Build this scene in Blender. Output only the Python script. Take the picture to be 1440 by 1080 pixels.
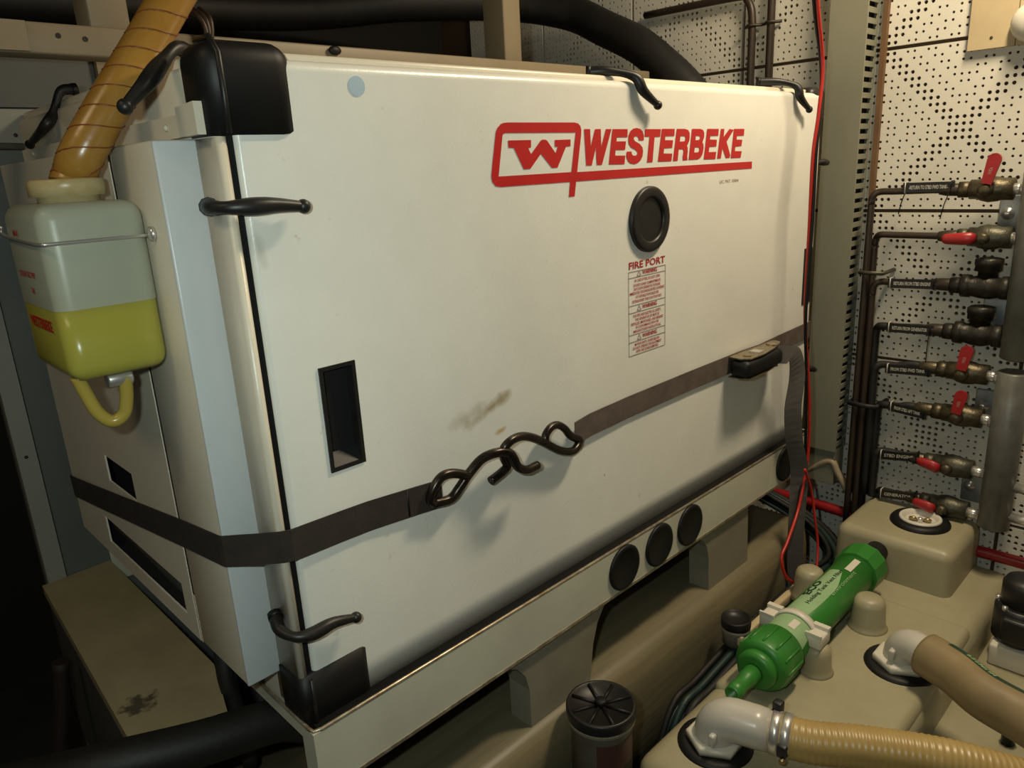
import bpy, bmesh, math, random
from mathutils import Vector, Matrix
random.seed(4)
PI = math.pi
scn = bpy.context.scene
for o in list(bpy.data.objects): bpy.data.objects.remove(o)
col = scn.collection

# ------------------------------------------------------------------ camera
CAM = Vector((-0.3255, -0.70, 0.6195))
YAW, PITCH, ROLL, FPX = 0.76419073, -0.28267058, 0.05340345, 1047.9
fw = Vector((math.sin(YAW)*math.cos(PITCH), math.cos(YAW)*math.cos(PITCH), math.sin(PITCH)))
r0 = Vector((math.cos(YAW), -math.sin(YAW), 0)); d0 = fw.cross(r0)
rt = r0*math.cos(ROLL) + d0*math.sin(ROLL)
dn = -r0*math.sin(ROLL) + d0*math.cos(ROLL)
cam = bpy.data.cameras.new('camera'); cam.sensor_width = 36.0; cam.lens = FPX/1440*36.0
cam.clip_start = 0.01
co = bpy.data.objects.new('camera', cam); col.objects.link(co)
Mx = Matrix((rt, -dn, -fw)).transposed().to_4x4(); Mx.translation = CAM
co.matrix_world = Mx
scn.camera = co

def at(x, y, ax, v):
    """world point where the sight line through photo pixel (x, y) meets the plane axis=v"""
    d = rt*((x-720)/FPX) + dn*((y-540)/FPX) + fw
    t = (v-CAM[ax])/d[ax]
    return CAM + d*t

# ------------------------------------------------------------------ light
w = bpy.data.worlds.new('world'); scn.world = w; w.use_nodes = True
bg = w.node_tree.nodes['Background']; bg.inputs[0].default_value = (1.0, 0.86, 0.66, 1); bg.inputs[1].default_value = 0.035
def area(name, loc, target, sx, sy, power, color):
    l = bpy.data.lights.new(name, 'AREA'); l.shape = 'RECTANGLE'; l.size = sx; l.size_y = sy
    l.energy = power; l.color = color
    o = bpy.data.objects.new(name, l); col.objects.link(o); o.location = loc
    o.rotation_euler = (Vector(target)-Vector(loc)).to_track_quat('-Z', 'Y').to_euler()
    return o
# warm tube lamp under the deckhead over the aisle
area('deckhead_lamp', (1.02, -0.47, 1.44), (0.95, -0.15, 0.1), 0.36, 0.10, 16.5, (1.0, 0.83, 0.58))
# a second, weaker one further aft on the left
area('aft_lamp', (-0.85, -0.10, 1.42), (-0.3, 0.2, 0.3), 0.40, 0.10, 2.0, (1.0, 0.76, 0.46))
# the camera's own flash, a hand's width left of the lens
fl = CAM - rt*0.075 - dn*0.035 + fw*0.02
area('camera_flash', fl, CAM + fw*1.0, 0.03, 0.018, 3.3, (0.86, 1.0, 0.93))
vs = scn.view_settings
vs.view_transform = 'Standard'; vs.look = 'None'; vs.gamma = 1; vs.exposure = 0.0; vs.use_curve_mapping = False

# ------------------------------------------------------------------ materials
MATS = {}
def mat(name, c, rough=0.5, metal=0.0, var=0.0, vscale=20.0, c2=None, bump=0.0, bscale=200.0, spec=0.5, trans=None, dirt=None):
    if name in MATS: return MATS[name]
    m = bpy.data.materials.new(name); m.use_nodes = True
    nt = m.node_tree; b = nt.nodes['Principled BSDF']; N = nt.nodes.new; L = nt.links.new
    b.inputs['Roughness'].default_value = rough; b.inputs['Metallic'].default_value = metal
    b.inputs['Specular IOR Level'].default_value = spec
    b.inputs['Base Color'].default_value = (*c, 1)
    tc = N('ShaderNodeTexCoord')
    last = None
    if var > 0 or c2:
        n = N('ShaderNodeTexNoise'); n.inputs['Scale'].default_value = vscale; n.inputs['Detail'].default_value = 6; n.inputs['Roughness'].default_value = 0.65
        L(tc.outputs['Object'], n.inputs['Vector'])
        mr = N('ShaderNodeMapRange'); mr.inputs[1].default_value = 0.35; mr.inputs[2].default_value = 0.7
        L(n.outputs[0], mr.inputs[0])
        mx = N('ShaderNodeMix'); mx.data_type = 'RGBA'
        mx.inputs[6].default_value = (*c, 1)
        q = c2 if c2 else tuple(v*(1-var) for v in c)
        mx.inputs[7].default_value = (*q, 1)
        L(mr.outputs[0], mx.inputs[0]); last = mx.outputs[2]
        L(last, b.inputs['Base Color'])
    if dirt:   # (colour, scale, threshold, amount): scattered small marks
        n = N('ShaderNodeTexNoise'); n.inputs['Scale'].default_value = dirt[1]; n.inputs['Detail'].default_value = 8; n.inputs['Roughness'].default_value = 0.7
        L(tc.outputs['Object'], n.inputs['Vector'])
        mr = N('ShaderNodeMapRange'); mr.inputs[1].default_value = dirt[2]; mr.inputs[2].default_value = dirt[2]+0.08; mr.inputs[4].default_value = dirt[3]
        L(n.outputs[0], mr.inputs[0])
        mx = N('ShaderNodeMix'); mx.data_type = 'RGBA'
        if last: L(last, mx.inputs[6])
        else: mx.inputs[6].default_value = (*c, 1)
        mx.inputs[7].default_value = (*dirt[0], 1)
        L(mr.outputs[0], mx.inputs[0]); last = mx.outputs[2]
        L(last, b.inputs['Base Color'])
    if bump > 0:
        n = N('ShaderNodeTexNoise'); n.inputs['Scale'].default_value = bscale; n.inputs['Detail'].default_value = 3
        L(tc.outputs['Object'], n.inputs['Vector'])
        bp = N('ShaderNodeBump'); bp.inputs['Strength'].default_value = bump; bp.inputs['Distance'].default_value = 0.002
        L(n.outputs[0], bp.inputs['Height']); L(bp.outputs[0], b.inputs['Normal'])
    if trans:   # share of light let straight through
        out = nt.nodes['Material Output']
        t = N('ShaderNodeBsdfTransparent'); ms = N('ShaderNodeMixShader'); ms.inputs[0].default_value = trans
        L(b.outputs[0], ms.inputs[1]); L(t.outputs[0], ms.inputs[2]); L(ms.outputs[0], out.inputs[0])
    MATS[name] = m
    return m

WHITE = mat('white_enamel', (0.78, 0.77, 0.70), 0.30, var=0.10, vscale=5, bump=0.10, bscale=420, dirt=((0.34, 0.29, 0.20), 34, 0.655, 0.45))
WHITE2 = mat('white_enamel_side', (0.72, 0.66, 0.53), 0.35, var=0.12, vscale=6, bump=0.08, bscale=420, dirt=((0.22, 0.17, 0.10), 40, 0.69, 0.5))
TRAYW = mat('tray_enamel', (0.55, 0.54, 0.43), 0.4, var=0.15, vscale=8, dirt=((0.25, 0.2, 0.1), 30, 0.68, 0.4))
BARE = mat('bare_lip_metal', (0.62, 0.55, 0.42), 0.35, 0.7, c2=(0.25, 0.17, 0.09), vscale=60)
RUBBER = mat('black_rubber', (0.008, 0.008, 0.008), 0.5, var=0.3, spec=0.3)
RUBBER2 = mat('dark_rubber', (0.016, 0.015, 0.014), 0.42, var=0.4, vscale=60, spec=0.4)
BLACKP = mat('black_plastic', (0.010, 0.010, 0.011), 0.45)
VOID = mat('inside_shade', (0.004, 0.004, 0.004), 0.9)  # near-black colour standing in for shade inside gaps and openings
RED = mat('logo_red', (0.52, 0.012, 0.012), 0.42, var=0.12, vscale=40, dirt=((0.6, 0.4, 0.35), 55, 0.72, 0.6))
REDT = mat('print_red', (0.40, 0.022, 0.022), 0.5)
GREYT = mat('print_grey', (0.25, 0.13, 0.11), 0.5)
WEB = mat('brown_webbing', (0.034, 0.024, 0.018), 0.85, c2=(0.020, 0.014, 0.011), vscale=30, bump=0.5, bscale=900)
WEBL = mat('tan_webbing', (0.125, 0.095, 0.075), 0.85, c2=(0.075, 0.055, 0.045), vscale=30, bump=0.5, bscale=900)
WEBG = mat('grey_webbing', (0.10, 0.09, 0.08), 0.85, c2=(0.07, 0.06, 0.055), vscale=20, bump=0.5, bscale=900)
HOOKM = mat('dark_steel', (0.045, 0.036, 0.028), 0.28, 0.75, c2=(0.02, 0.015, 0.012), vscale=80)
ZINC = mat('yellow_zinc', (0.42, 0.36, 0.24), 0.38, 0.85, c2=(0.22, 0.17, 0.10), vscale=120)
STEEL = mat('stainless', (0.66, 0.64, 0.60), 0.3, 0.75)
GALV = mat('grey_pipe_paint', (0.155, 0.155, 0.135), 0.42, 0.2, c2=(0.10, 0.098, 0.088), vscale=25, dirt=((0.20, 0.05, 0.03), 30, 0.70, 0.6))
PLATE = mat('zinc_plate', (0.34, 0.36, 0.36), 0.4, 0.6, var=0.3, vscale=40)
BRASS = mat('tarnished_brass', (0.13, 0.105, 0.06), 0.42, 0.7, c2=(0.05, 0.042, 0.028), vscale=70, bump=0.3, bscale=300)
BRASSG = mat('green_brass', (0.105, 0.10, 0.07), 0.45, 0.6, c2=(0.055, 0.052, 0.035), vscale=70, bump=0.3, bscale=300)
IRON = mat('dark_bronze', (0.045, 0.040, 0.032), 0.45, 0.6, c2=(0.02, 0.018, 0.014), vscale=70, bump=0.3, bscale=300)
GOLD = mat('brass_nipple', (0.48, 0.38, 0.18), 0.3, 0.9, c2=(0.32, 0.24, 0.10), vscale=60)
HRED = mat('red_vinyl', (0.36, 0.018, 0.020), 0.38, var=0.15, vscale=60)
COPPER = mat('dark_copper', (0.055, 0.036, 0.026), 0.45, 0.4, c2=(0.035, 0.028, 0.02), vscale=30)
HOSEB = mat('black_hose', (0.009, 0.0085, 0.0075), 0.6, var=0.4, vscale=40, bump=0.2, bscale=120)
TAGM = mat('engraved_black_tag', (0.012, 0.012, 0.012), 0.35)
TAGT = mat('tag_print', (0.55, 0.53, 0.46), 0.5)
TILE = mat('perforated_board', (0.66, 0.63, 0.54), 0.55, var=0.08, vscale=6)
WALLB = mat('wall_backing', (0.075, 0.042, 0.020), 0.8, var=0.4, vscale=8)
DUCT = mat('grey_duct', (0.23, 0.225, 0.165), 0.5, var=0.06, vscale=10)
WOODB = mat('brown_batten', (0.16, 0.085, 0.035), 0.6, c2=(0.10, 0.05, 0.02), vscale=15)
PLY = mat('plywood', (0.52, 0.42, 0.25), 0.6, c2=(0.45, 0.35, 0.20), vscale=9)
BEAMM = mat('cream_painted_wood', (0.23, 0.185, 0.12), 0.5, var=0.12, vscale=9)
TANK = mat('cream_polyethylene', (0.37, 0.335, 0.215), 0.42, c2=(0.30, 0.265, 0.16), vscale=5, bump=0.08, bscale=90)
HUMPM = TANK
GREEN = mat('green_plastic', (0.035, 0.205, 0.028), 0.38, var=0.12, vscale=12)
GREENL = mat('pale_green_print', (0.30, 0.46, 0.24), 0.4, var=0.15, vscale=18)
DKPRINT = mat('dark_print', (0.01, 0.03, 0.015), 0.5)
OFFW = mat('ivory_plastic', (0.66, 0.62, 0.52), 0.35, var=0.05)
OFFW2 = mat('white_elbow', (0.52, 0.49, 0.43), 0.28, var=0.08, vscale=20)
CREAMH = mat('cream_hose', (0.42, 0.30, 0.11), 0.35, c2=(0.36, 0.24, 0.08), vscale=14)
TANH = mat('tan_hose', (0.27, 0.20, 0.10), 0.45, c2=(0.20, 0.145, 0.07), vscale=14)
GREENB = mat('green_band', (0.01, 0.045, 0.025), 0.5)
GLASSF = mat('fibreglass', (0.21, 0.172, 0.095), 0.45, c2=(0.10, 0.092, 0.058), vscale=9, bump=0.25, bscale=60)
STAND = mat('stand_enamel', (0.27, 0.245, 0.18), 0.45, c2=(0.20, 0.18, 0.13), vscale=8)
FLOORM = mat('bilge_paint', (0.03, 0.032, 0.028), 0.6, var=0.4, vscale=6)
DARKW = mat('dark_far_wall', (0.012, 0.011, 0.010), 0.9, var=0.4, vscale=3)
BULKG = mat('grey_bulkhead', (0.11, 0.12, 0.11), 0.5, var=0.15, vscale=10)
BULKD = mat('dark_grey_bulkhead', (0.085, 0.088, 0.082), 0.5, var=0.15, vscale=10)
BULKL = mat('pale_bulkhead', (0.25, 0.25, 0.215), 0.5, var=0.12, vscale=10)
REDW = mat('red_wire', (0.42, 0.018, 0.010), 0.4)
REDH = mat('red_hose', (0.28, 0.010, 0.012), 0.35)
BEIGE = mat('beige_cable', (0.38, 0.30, 0.19), 0.5, var=0.15, vscale=30)
CANW = mat('canister_grey', (0.24, 0.215, 0.165), 0.45, c2=(0.17, 0.15, 0.11), vscale=20)
LABELD = mat('dark_red_label', (0.075, 0.030, 0.022), 0.5)
CABLE = mat('teal_cable', (0.012, 0.030, 0.026), 0.5, var=0.3)
MILK = mat('milky_plastic', (0.43, 0.45, 0.35), 0.35, trans=0.22, spec=0.4)
COOL = mat('yellow_coolant', (0.42, 0.38, 0.02), 0.25, var=0.05)
NECKM = mat('stained_cap', (0.52, 0.45, 0.26), 0.35, c2=(0.38, 0.27, 0.10), vscale=25)
AMBER = mat('amber_tube', (0.50, 0.38, 0.07), 0.25, trans=0.25)
AMBH = mat('amber_braided_hose', (0.36, 0.19, 0.035), 0.28, c2=(0.26, 0.12, 0.02), vscale=12)
SPIR = mat('hose_spiral_mark', (0.20, 0.05, 0.012), 0.4)
PLUGB = mat('pale_blue_plug', (0.42, 0.52, 0.60), 0.5)
LAMPM = mat('lamp_housing', (0.6, 0.6, 0.58), 0.5)

# ------------------------------------------------------------------ builders
class MB:
    def __init__(s): s.v = []; s.f = []; s.sm = []
    def add(s, vs, fs, smooth=False):
        o = len(s.v); s.v += [tuple(p) for p in vs]
        for f in fs: s.f.append(tuple(i+o for i in f)); s.sm.append(smooth)
        return s
    def bm(s, b, smooth=False):
        b.verts.ensure_lookup_table(); b.verts.index_update()
        s.add([v.co[:] for v in b.verts], [[v.index for v in f.verts] for f in b.faces], smooth); b.free(); return s
    def box(s, x0, x1, y0, y1, z0, z1):
        vs = [(x, y, z) for z in (z0, z1) for y in (y0, y1) for x in (x0, x1)]
        return s.add(vs, [(0,2,3,1),(4,5,7,6),(0,1,5,4),(2,6,7,3),(0,4,6,2),(1,3,7,5)])
    def rbox(s, x0, x1, y0, y1, z0, z1, r, seg=3, taper=0.0, fn=None):
        b = bmesh.new(); bmesh.ops.create_cube(b, size=1)
        for v in b.verts:
            k = 1-taper if v.co.z > 0 else 1
            v.co = ((x0+x1)/2 + v.co.x*(x1-x0)*k, (y0+y1)/2 + v.co.y*(y1-y0)*k, (z0+z1)/2 + v.co.z*(z1-z0))
        es = [e for e in b.edges if fn is None or fn((e.verts[0].co+e.verts[1].co)/2)]
        bmesh.ops.bevel(b, geom=es, offset=r, segments=seg, profile=0.5, affect='EDGES')
        return s.bm(b, True)
    def tube(s, path, r, seg=12, cap=True, ex=1.0, up=None, smooth=True):
        P = [Vector(p) for p in path]; n = len(P)
        R = r if isinstance(r, (list, tuple)) else [r]*n
        T = [((P[min(i+1, n-1)]-P[max(i-1, 0)])).normalized() for i in range(n)]
        u = Vector(up) if up else (Vector((0,0,1)) if abs(T[0].z) < 0.9 else Vector((1,0,0)))
        vs = []
        for i in range(n):
            u = (u - T[i]*u.dot(T[i])).normalized(); b = T[i].cross(u)
            for k in range(seg):
                a = 2*PI*k/seg
                vs.append(P[i] + u*(math.cos(a)*R[i]) + b*(math.sin(a)*R[i]*ex))
        fs = [(i*seg+k, i*seg+(k+1)%seg, (i+1)*seg+(k+1)%seg, (i+1)*seg+k) for i in range(n-1) for k in range(seg)]
        s.add(vs, fs, smooth)
        if cap:
            o = len(s.v)-n*seg
            s.f.append(tuple(o+k for k in reversed(range(seg)))); s.sm.append(False)
            s.f.append(tuple(o+(n-1)*seg+k for k in range(seg))); s.sm.append(False)
        return s
    def lathe(s, prof, c, axis='Z', seg=28, smooth=True, a0=0.0, cap=True):
        """prof: (radius, height) list about an axis through c"""
        c = Vector(c)
        A = {'Z': (Vector((1,0,0)), Vector((0,1,0)), Vector((0,0,1))), 'X': (Vector((0,1,0)), Vector((0,0,1)), Vector((1,0,0))),
             'Y': (Vector((0,0,1)), Vector((1,0,0)), Vector((0,1,0)))}[axis] if isinstance(axis, str) else axis
        vs = []; n = len(prof)
        for r, h in prof:
            for k in range(seg):
                a = a0 + 2*PI*k/seg
                vs.append(c + A[0]*(math.cos(a)*r) + A[1]*(math.sin(a)*r) + A[2]*h)
        fs = [(i*seg+k, i*seg+(k+1)%seg, (i+1)*seg+(k+1)%seg, (i+1)*seg+k) for i in range(n-1) for k in range(seg)]
        s.add(vs, fs, smooth)
        o = len(s.v)-n*seg
        if cap and prof[0][0] > 1e-6: s.f.append(tuple(o+k for k in reversed(range(seg)))); s.sm.append(False)
        if cap and prof[-1][0] > 1e-6: s.f.append(tuple(o+(n-1)*seg+k for k in range(seg))); s.sm.append(False)
        return s
    def prism(s, poly, axis, a, b):
        """2D polygon extruded along axis from a to b; poly gives the other two coordinates in xyz order"""
        def mk(p, h): q = list(p); q.insert(axis, h); return tuple(q)
        n = len(poly)
        vs = [mk(p, a) for p in poly] + [mk(p, b) for p in poly]
        fs = [tuple(range(n)), tuple(range(2*n-1, n-1, -1))] + [(i, i+n, (i+1) % n+n, (i+1) % n) for i in range(n)]
        return s.add(vs, fs)
    def sphere(s, c, r, sx=1, sy=1, sz=1, u=14, v=9):
        b = bmesh.new(); bmesh.ops.create_uvsphere(b, u_segments=u, v_segments=v, radius=1)
        for q in b.verts: q.co = (c[0]+q.co.x*r*sx, c[1]+q.co.y*r*sy, c[2]+q.co.z*r*sz)
        return s.bm(b, True)
    def build(s, name, m, parent=None, loc=None, fixn=True):
        root = parent
        while root is not None and root.parent is not None: root = root.parent
        L = Vector(loc) if loc is not None else (root.location.copy() if root is not None else None)
        if L is None:
            xs, ys, zs = zip(*s.v); L = Vector(((min(xs)+max(xs))/2, (min(ys)+max(ys))/2, min(zs)))
        me = bpy.data.meshes.new(name)
        me.from_pydata([(v[0]-L.x, v[1]-L.y, v[2]-L.z) for v in s.v], [], s.f)
        me.polygons.foreach_set('use_smooth', s.sm)
        if fixn:
            b = bmesh.new(); b.from_mesh(me); bmesh.ops.recalc_face_normals(b, faces=b.faces[:]); b.to_mesh(me); b.free()
        me.materials.append(m)
        o = bpy.data.objects.new(name, me); col.objects.link(o)
        if parent is not None: o.parent = parent
        else: o.location = L
        return o

def tag(o, label, cat, group=None):
    o['label'] = label; o['category'] = cat
    if group: o['group'] = group
    return o
def thing(name, label, cat, loc, group=None):
    o = bpy.data.objects.new(name, None); o.empty_display_size = 0.05; col.objects.link(o); o.location = loc
    return tag(o, label, cat, group)
def struct(o): o['kind'] = 'structure'; return o
def cr(pts, n=8):
    P = [Vector(p) for p in pts]; P = [P[0]*2-P[1]] + P + [P[-1]*2-P[-2]]; out = []
    for i in range(1, len(P)-2):
        a, b, c, d = P[i-1:i+3]
        for k in range(n):
            t = k/n
            out.append(0.5*((2*b) + (c-a)*t + (2*a-5*b+4*c-d)*t*t + (3*b-a-3*c+d)*t**3))
    return out + [P[-2]]
def resample(path, step):
    P = [Vector(p) for p in path]; out = [P[0]]; acc = 0.0
    for a, b in zip(P, P[1:]):
        L = (b-a).length; d = step-acc
        while d <= L: out.append(a.lerp(b, d/L)); d += step
        acc = L-(d-step)
    out.append(P[-1]); return out

def curve_mesh(curve):
    o = bpy.data.objects.new('tmp', curve); col.objects.link(o)
    dg = bpy.context.evaluated_depsgraph_get()
    me = o.evaluated_get(dg).to_mesh()
    vs = [v.co.copy() for v in me.vertices]; fs = [tuple(p.vertices) for p in me.polygons]
    o.evaluated_get(dg).to_mesh_clear()
    bpy.data.objects.remove(o); bpy.data.curves.remove(curve)
    return vs, fs
def text_geo(s, bold=0.0):
    c = bpy.data.curves.new('t', 'FONT'); c.body = s; c.size = 1; c.resolution_u = 2; c.offset = bold
    return curve_mesh(c)
def text(s, fn, width, height, bold=0.02, mb=None):
    """flat lettering fitted to width x height, mapped by fn(u, v)"""
    vs, fs = text_geo(s, bold)
    x0 = min(v.x for v in vs); x1 = max(v.x for v in vs); h = 0.72
    mb = mb or MB()
    return mb.add([fn((v.x-x0)/(x1-x0)*width, v.y/h*height) for v in vs], fs)
def poly_fill(polys, fn, mb=None):
    """outlines (first outer, rest holes) filled flat and mapped by fn"""
    c = bpy.data.curves.new('p', 'CURVE'); c.dimensions = '2D'; c.fill_mode = 'BOTH'
    for pl in polys:
        sp = c.splines.new('POLY'); sp.points.add(len(pl)-1); sp.use_cyclic_u = True
        for q, p in zip(sp.points, pl): q.co = (p[0], p[1], 0, 1)
    vs, fs = curve_mesh(c); mb = mb or MB()
    return mb.add([fn(v.x, v.y) for v in vs], fs)
front = lambda x0, z0, y=-0.0006: (lambda u, v: (x0+u, y, z0+v))

# ------------------------------------------------------------------ setting
XW = 1.42
wall = MB().box(XW+0.008, XW+0.03, -1.6, 1.4, -0.6, 1.6).build('wall_right', WALLB); struct(wall)
# perforated boards: 24 x 24 grid with wide holes along both diagonals, narrow ones between
def tile_mesh(wy, wz, N=24):
    vs, fs, sm = [], [], []; py, pz = wy/N, wz/N; idx = {}
    def g(i, j):
        if (i, j) not in idx: idx[(i, j)] = len(vs); vs.append((0, i*py-wy/2, j*pz-wz/2))
        return idx[(i, j)]
    K = 8
    for r in range(N):
        for c in range(N):
            u = abs(min(c, N-1-c)-min(r, N-1-r)); rad = 0
            if u <= 1: rad = 0.0039
            elif u % 3 != 2: rad = 0.0027
            q = [g(c, r), g(c+1, r), g(c+1, r+1), g(c, r+1)]
            if not rad: fs.append(tuple(q)); continue
            cy, cz = (c+0.5)*py-wy/2, (r+0.5)*pz-wz/2
            o = len(vs)
            for k in range(K):
                a = -PI*0.75 + 2*PI*k/K
                vs.append((0, cy+rad*math.cos(a), cz+rad*math.sin(a)))
            for k in range(K):
                a = -PI*0.75 + 2*PI*k/K
                vs.append((0.006, cy+rad*math.cos(a), cz+rad*math.sin(a)))
            for k in range(4):
                a, b, e = o+2*k, o+2*k+1, o+(2*k+2) % K
                fs += [(q[k], b, a), (q[k], q[(k+1) % 4], b), (q[(k+1) % 4], e, b)]
            for k in range(K): fs.append((o+k, o+(k+1) % K, o+K+(k+1) % K, o+K+k))
    # board edges
    for a, b in (((-wy/2, -wz/2), (wy/2, -wz/2)), ((wy/2, -wz/2), (wy/2, wz/2)), ((wy/2, wz/2), (-wy/2, wz/2)), ((-wy/2, wz/2), (-wy/2, -wz/2))):
        o = len(vs); vs += [(0, *a), (0, *b), (0.008, *b), (0.008, *a)]; fs.append((o, o+1, o+2, o+3))
    me = bpy.data.meshes.new('perforated_panel'); me.from_pydata(vs, [], fs); me.materials.append(TILE)
    return me
PY, PZ = 0.3203, 0.3283
TM = tile_mesh(PY-0.0075, PZ-0.0075)
for k in range(-3, 4):
    for j in range(-2, 4):
        o = bpy.data.objects.new('perforated_panel', TM); col.objects.link(o); o.parent = wall
        o.location = Vector((XW, -0.0505+PY*(k+0.5), 0.1585+PZ*(j+0.5))) - wall.location
struct(MB().box(-1.8, XW+0.03, 1.38, 1.42, -0.6, 1.6).build('wall_back', DARKW))
struct(MB().box(-1.8, XW+0.03, -1.6, 1.42, -0.62, -0.58).build('floor', FLOORM))
struct(MB().box(-1.8, XW+0.03, -1.6, 1.42, 1.6, 1.64).build('ceiling', DARKW))
# bulkhead seen past the left end of the enclosure
BY = 0.705
def bx(px, py): return at(px, py, 1, BY)
bk = struct(MB().box(-0.118, 0.30, BY+0.016, BY+0.03, -0.58, 0.850).build('wall_left', BULKD))
xs0 = bx(13, 480).x
MB().box(-0.118, xs0-0.001, BY-0.004, BY+0.016, -0.58, 0.69).build('panel', BULKL, bk)
MB().box(xs0+0.001, 0.24, BY, BY+0.016, -0.58, 0.685).build('panel', BULKG, bk)
zz0 = bx(0, 152).z
MB().box(-0.118, 0.28, BY-0.003, BY+0.016, 0.694, zz0-0.0015).build('panel', BULKL, bk)
MB().box(-0.118, bx(132, 100).x, BY, BY+0.016, zz0+0.0015, 0.848).build('panel', BULKD, bk)
MB().box(bx(134, 100).x, bx(165, 100).x, BY-0.012, BY+0.016, zz0+0.0015, 0.848).build('panel', BEAMM, bk)
for px, py in ((38, 170), (22, 190), (37, 643)):
    c = at(px, py, 1, BY-0.004); MB().lathe([(0.003, 0), (0.0025, -0.0015), (0.001, -0.002)], c, 'Y', 8).build('screw', IRON, bk)
# cream beam with two uprights above the enclosure
tr = struct(MB().rbox(-0.40, 1.27, 0.43, 0.475, 0.786, 0.8235, 0.003, 2).build('trim_1', BEAMM))
for px, py in ((82, 50), (120, 55), (277, 64)):
    c = at(px, py, 1, 0.43); MB().lathe([(0.0035, 0), (0.003, -0.0012)], c, 'Y', 8).build('screw', IRON, tr)
c = at(70, 15, 1, 0.43)
MB().sphere(at(471, 71, 1, 0.425), 0.009, 1.3, 0.6, 0.8).build('knob', RUBBER, tr)
MB().box(-0.42, -0.0405, 0.424, 0.43, 0.788, 0.8225).build('joint_plate', BEAMM, tr)
struct(MB().rbox(0.812, 0.860, 0.455, 0.515, 0.8235, 1.6, 0.003, 2).build('trim_2', BEAMM))
struct(MB().rbox(0.040, 0.092, 0.445, 0.50, 0.8235, 1.6, 0.003, 2).build('trim_3', BEAMM))

# vertical batten in the wall seam
struct(MB().box(1.408, XW+0.008, -0.0590, -0.0490, -0.55, 1.55).build('trim_4', WOODB))
struct(MB().box(1.412, XW+0.008, -0.066, -0.0600, -0.30, 0.25).build('trim_5', BULKL))

# ------------------------------------------------------------------ generator enclosure
gen = thing('generator_enclosure', 'large white metal sound enclosure of a marine generator with red lettering', 'generator', (0.62, 0.34, -0.072))
body = MB()
body.rbox(-0.010, 1.262, 0.014, 0.70, 0.0, 0.728, 0.006, 2)
bod = body.build('body', WHITE2, gen)
MB().rbox(-0.012, -0.0015, 0.0, 0.06, 0.02, 0.6605, 0.005, 3, fn=lambda c: c.y < 0.01 and abs(c.z-0.36) < 0.2).build('corner_post', WHITE2, gen)
MB().box(-0.0015, 0.0075, 0.006, 0.016, 0.03, 0.675).build('gasket', RUBBER, gen)
MB().rbox(0.0, 1.262, 0.02, 0.70, 0.722, 0.7395, 0.004, 2).build('lid', WHITE2, gen)
# front panel with rolled edges and an opening for each grip
fp = MB()
X0, X1, ZB, ZT, RR = 0.006, 1.255, 0.012, 0.7315, 0.012
prof = [(0.020, ZB), (0.0, ZB)]
prof += [(RR-RR*math.cos(a), ZT-RR+RR*math.sin(a)) for a in [i*PI/12 for i in range(0, 7)]] + [(0.035, ZT)]
xs = [X0+0.006-0.006*math.sin(a) for a in [PI/2*(1-i/4) for i in range(5)]]
yo = [0.006-0.006*math.cos(a) for a in [PI/2*(1-i/4) for i in range(5)]]
gx = sorted(set([0.060, 0.1043, 1.2155, 1.2500, X1] + [0.25+0.1*i for i in range(10)]))
xs += gx; yo += [0]*len(gx)
cols_ = []
zs = [0.05, 0.15, 0.3040, 0.4235, 0.5, 0.6]
prof2 = [(0.020, ZB), (0.0, ZB)] + [(0.0, z) for z in zs] + prof[2:]
n2 = len(prof2); vs = []; fs = []
for x, y in zip(xs, yo):
    for (py, pz) in prof2: vs.append((x, py+y, pz))
def hole(i, j):
    xa = (xs[i]+xs[i+1])/2; za = (prof2[j][1]+prof2[j+1][1])/2
    return 0.304 < za < 0.4235 and prof2[j][0] < 0.001 and (0.060 < xa < 0.1043 or 1.2155 < xa < 1.25)
for i in range(len(xs)-1):
    for j in range(n2-1):
        if not hole(i, j): fs.append((i*n2+j, (i+1)*n2+j, (i+1)*n2+j+1, i*n2+j+1))
fp.add(vs, fs, True)
fpo = fp.build('front_panel', WHITE, gen, fixn=False)
MB().prism([(1.255, 0.0), (1.262, 0.006), (1.262, 0.03), (1.255, 0.03)], 2, 0.03, 0.665).build('corner_post', WHITE2, gen)
def grip(x0, x1, z0, z1):
    m = MB(); f = 0.0045; y = -0.002
    m.box(x0-f, x0, y, 0.012, z0-f, z1+f); m.box(x1, x1+f, y, 0.012, z0-f, z1+f)
    m.box(x0, x1, y, 0.012, z0-f, z0); m.box(x0, x1, y, 0.012, z1, z1+f)
    g = m.build('recessed_grip', RUBBER2, gen)
    q = MB(); q.box(x0, x1, 0.0115, 0.0135, z0, z1)
    q.prism([(0.0, z0), (0.0115, z0), (0.0115, z0+0.014)], 0, x0, x1)
    q.build('grip_well', BLACKP, g)
grip(0.064, 0.1003, 0.308, 0.4195); grip(1.2195, 1.246, 0.310, 0.4195)
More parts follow.
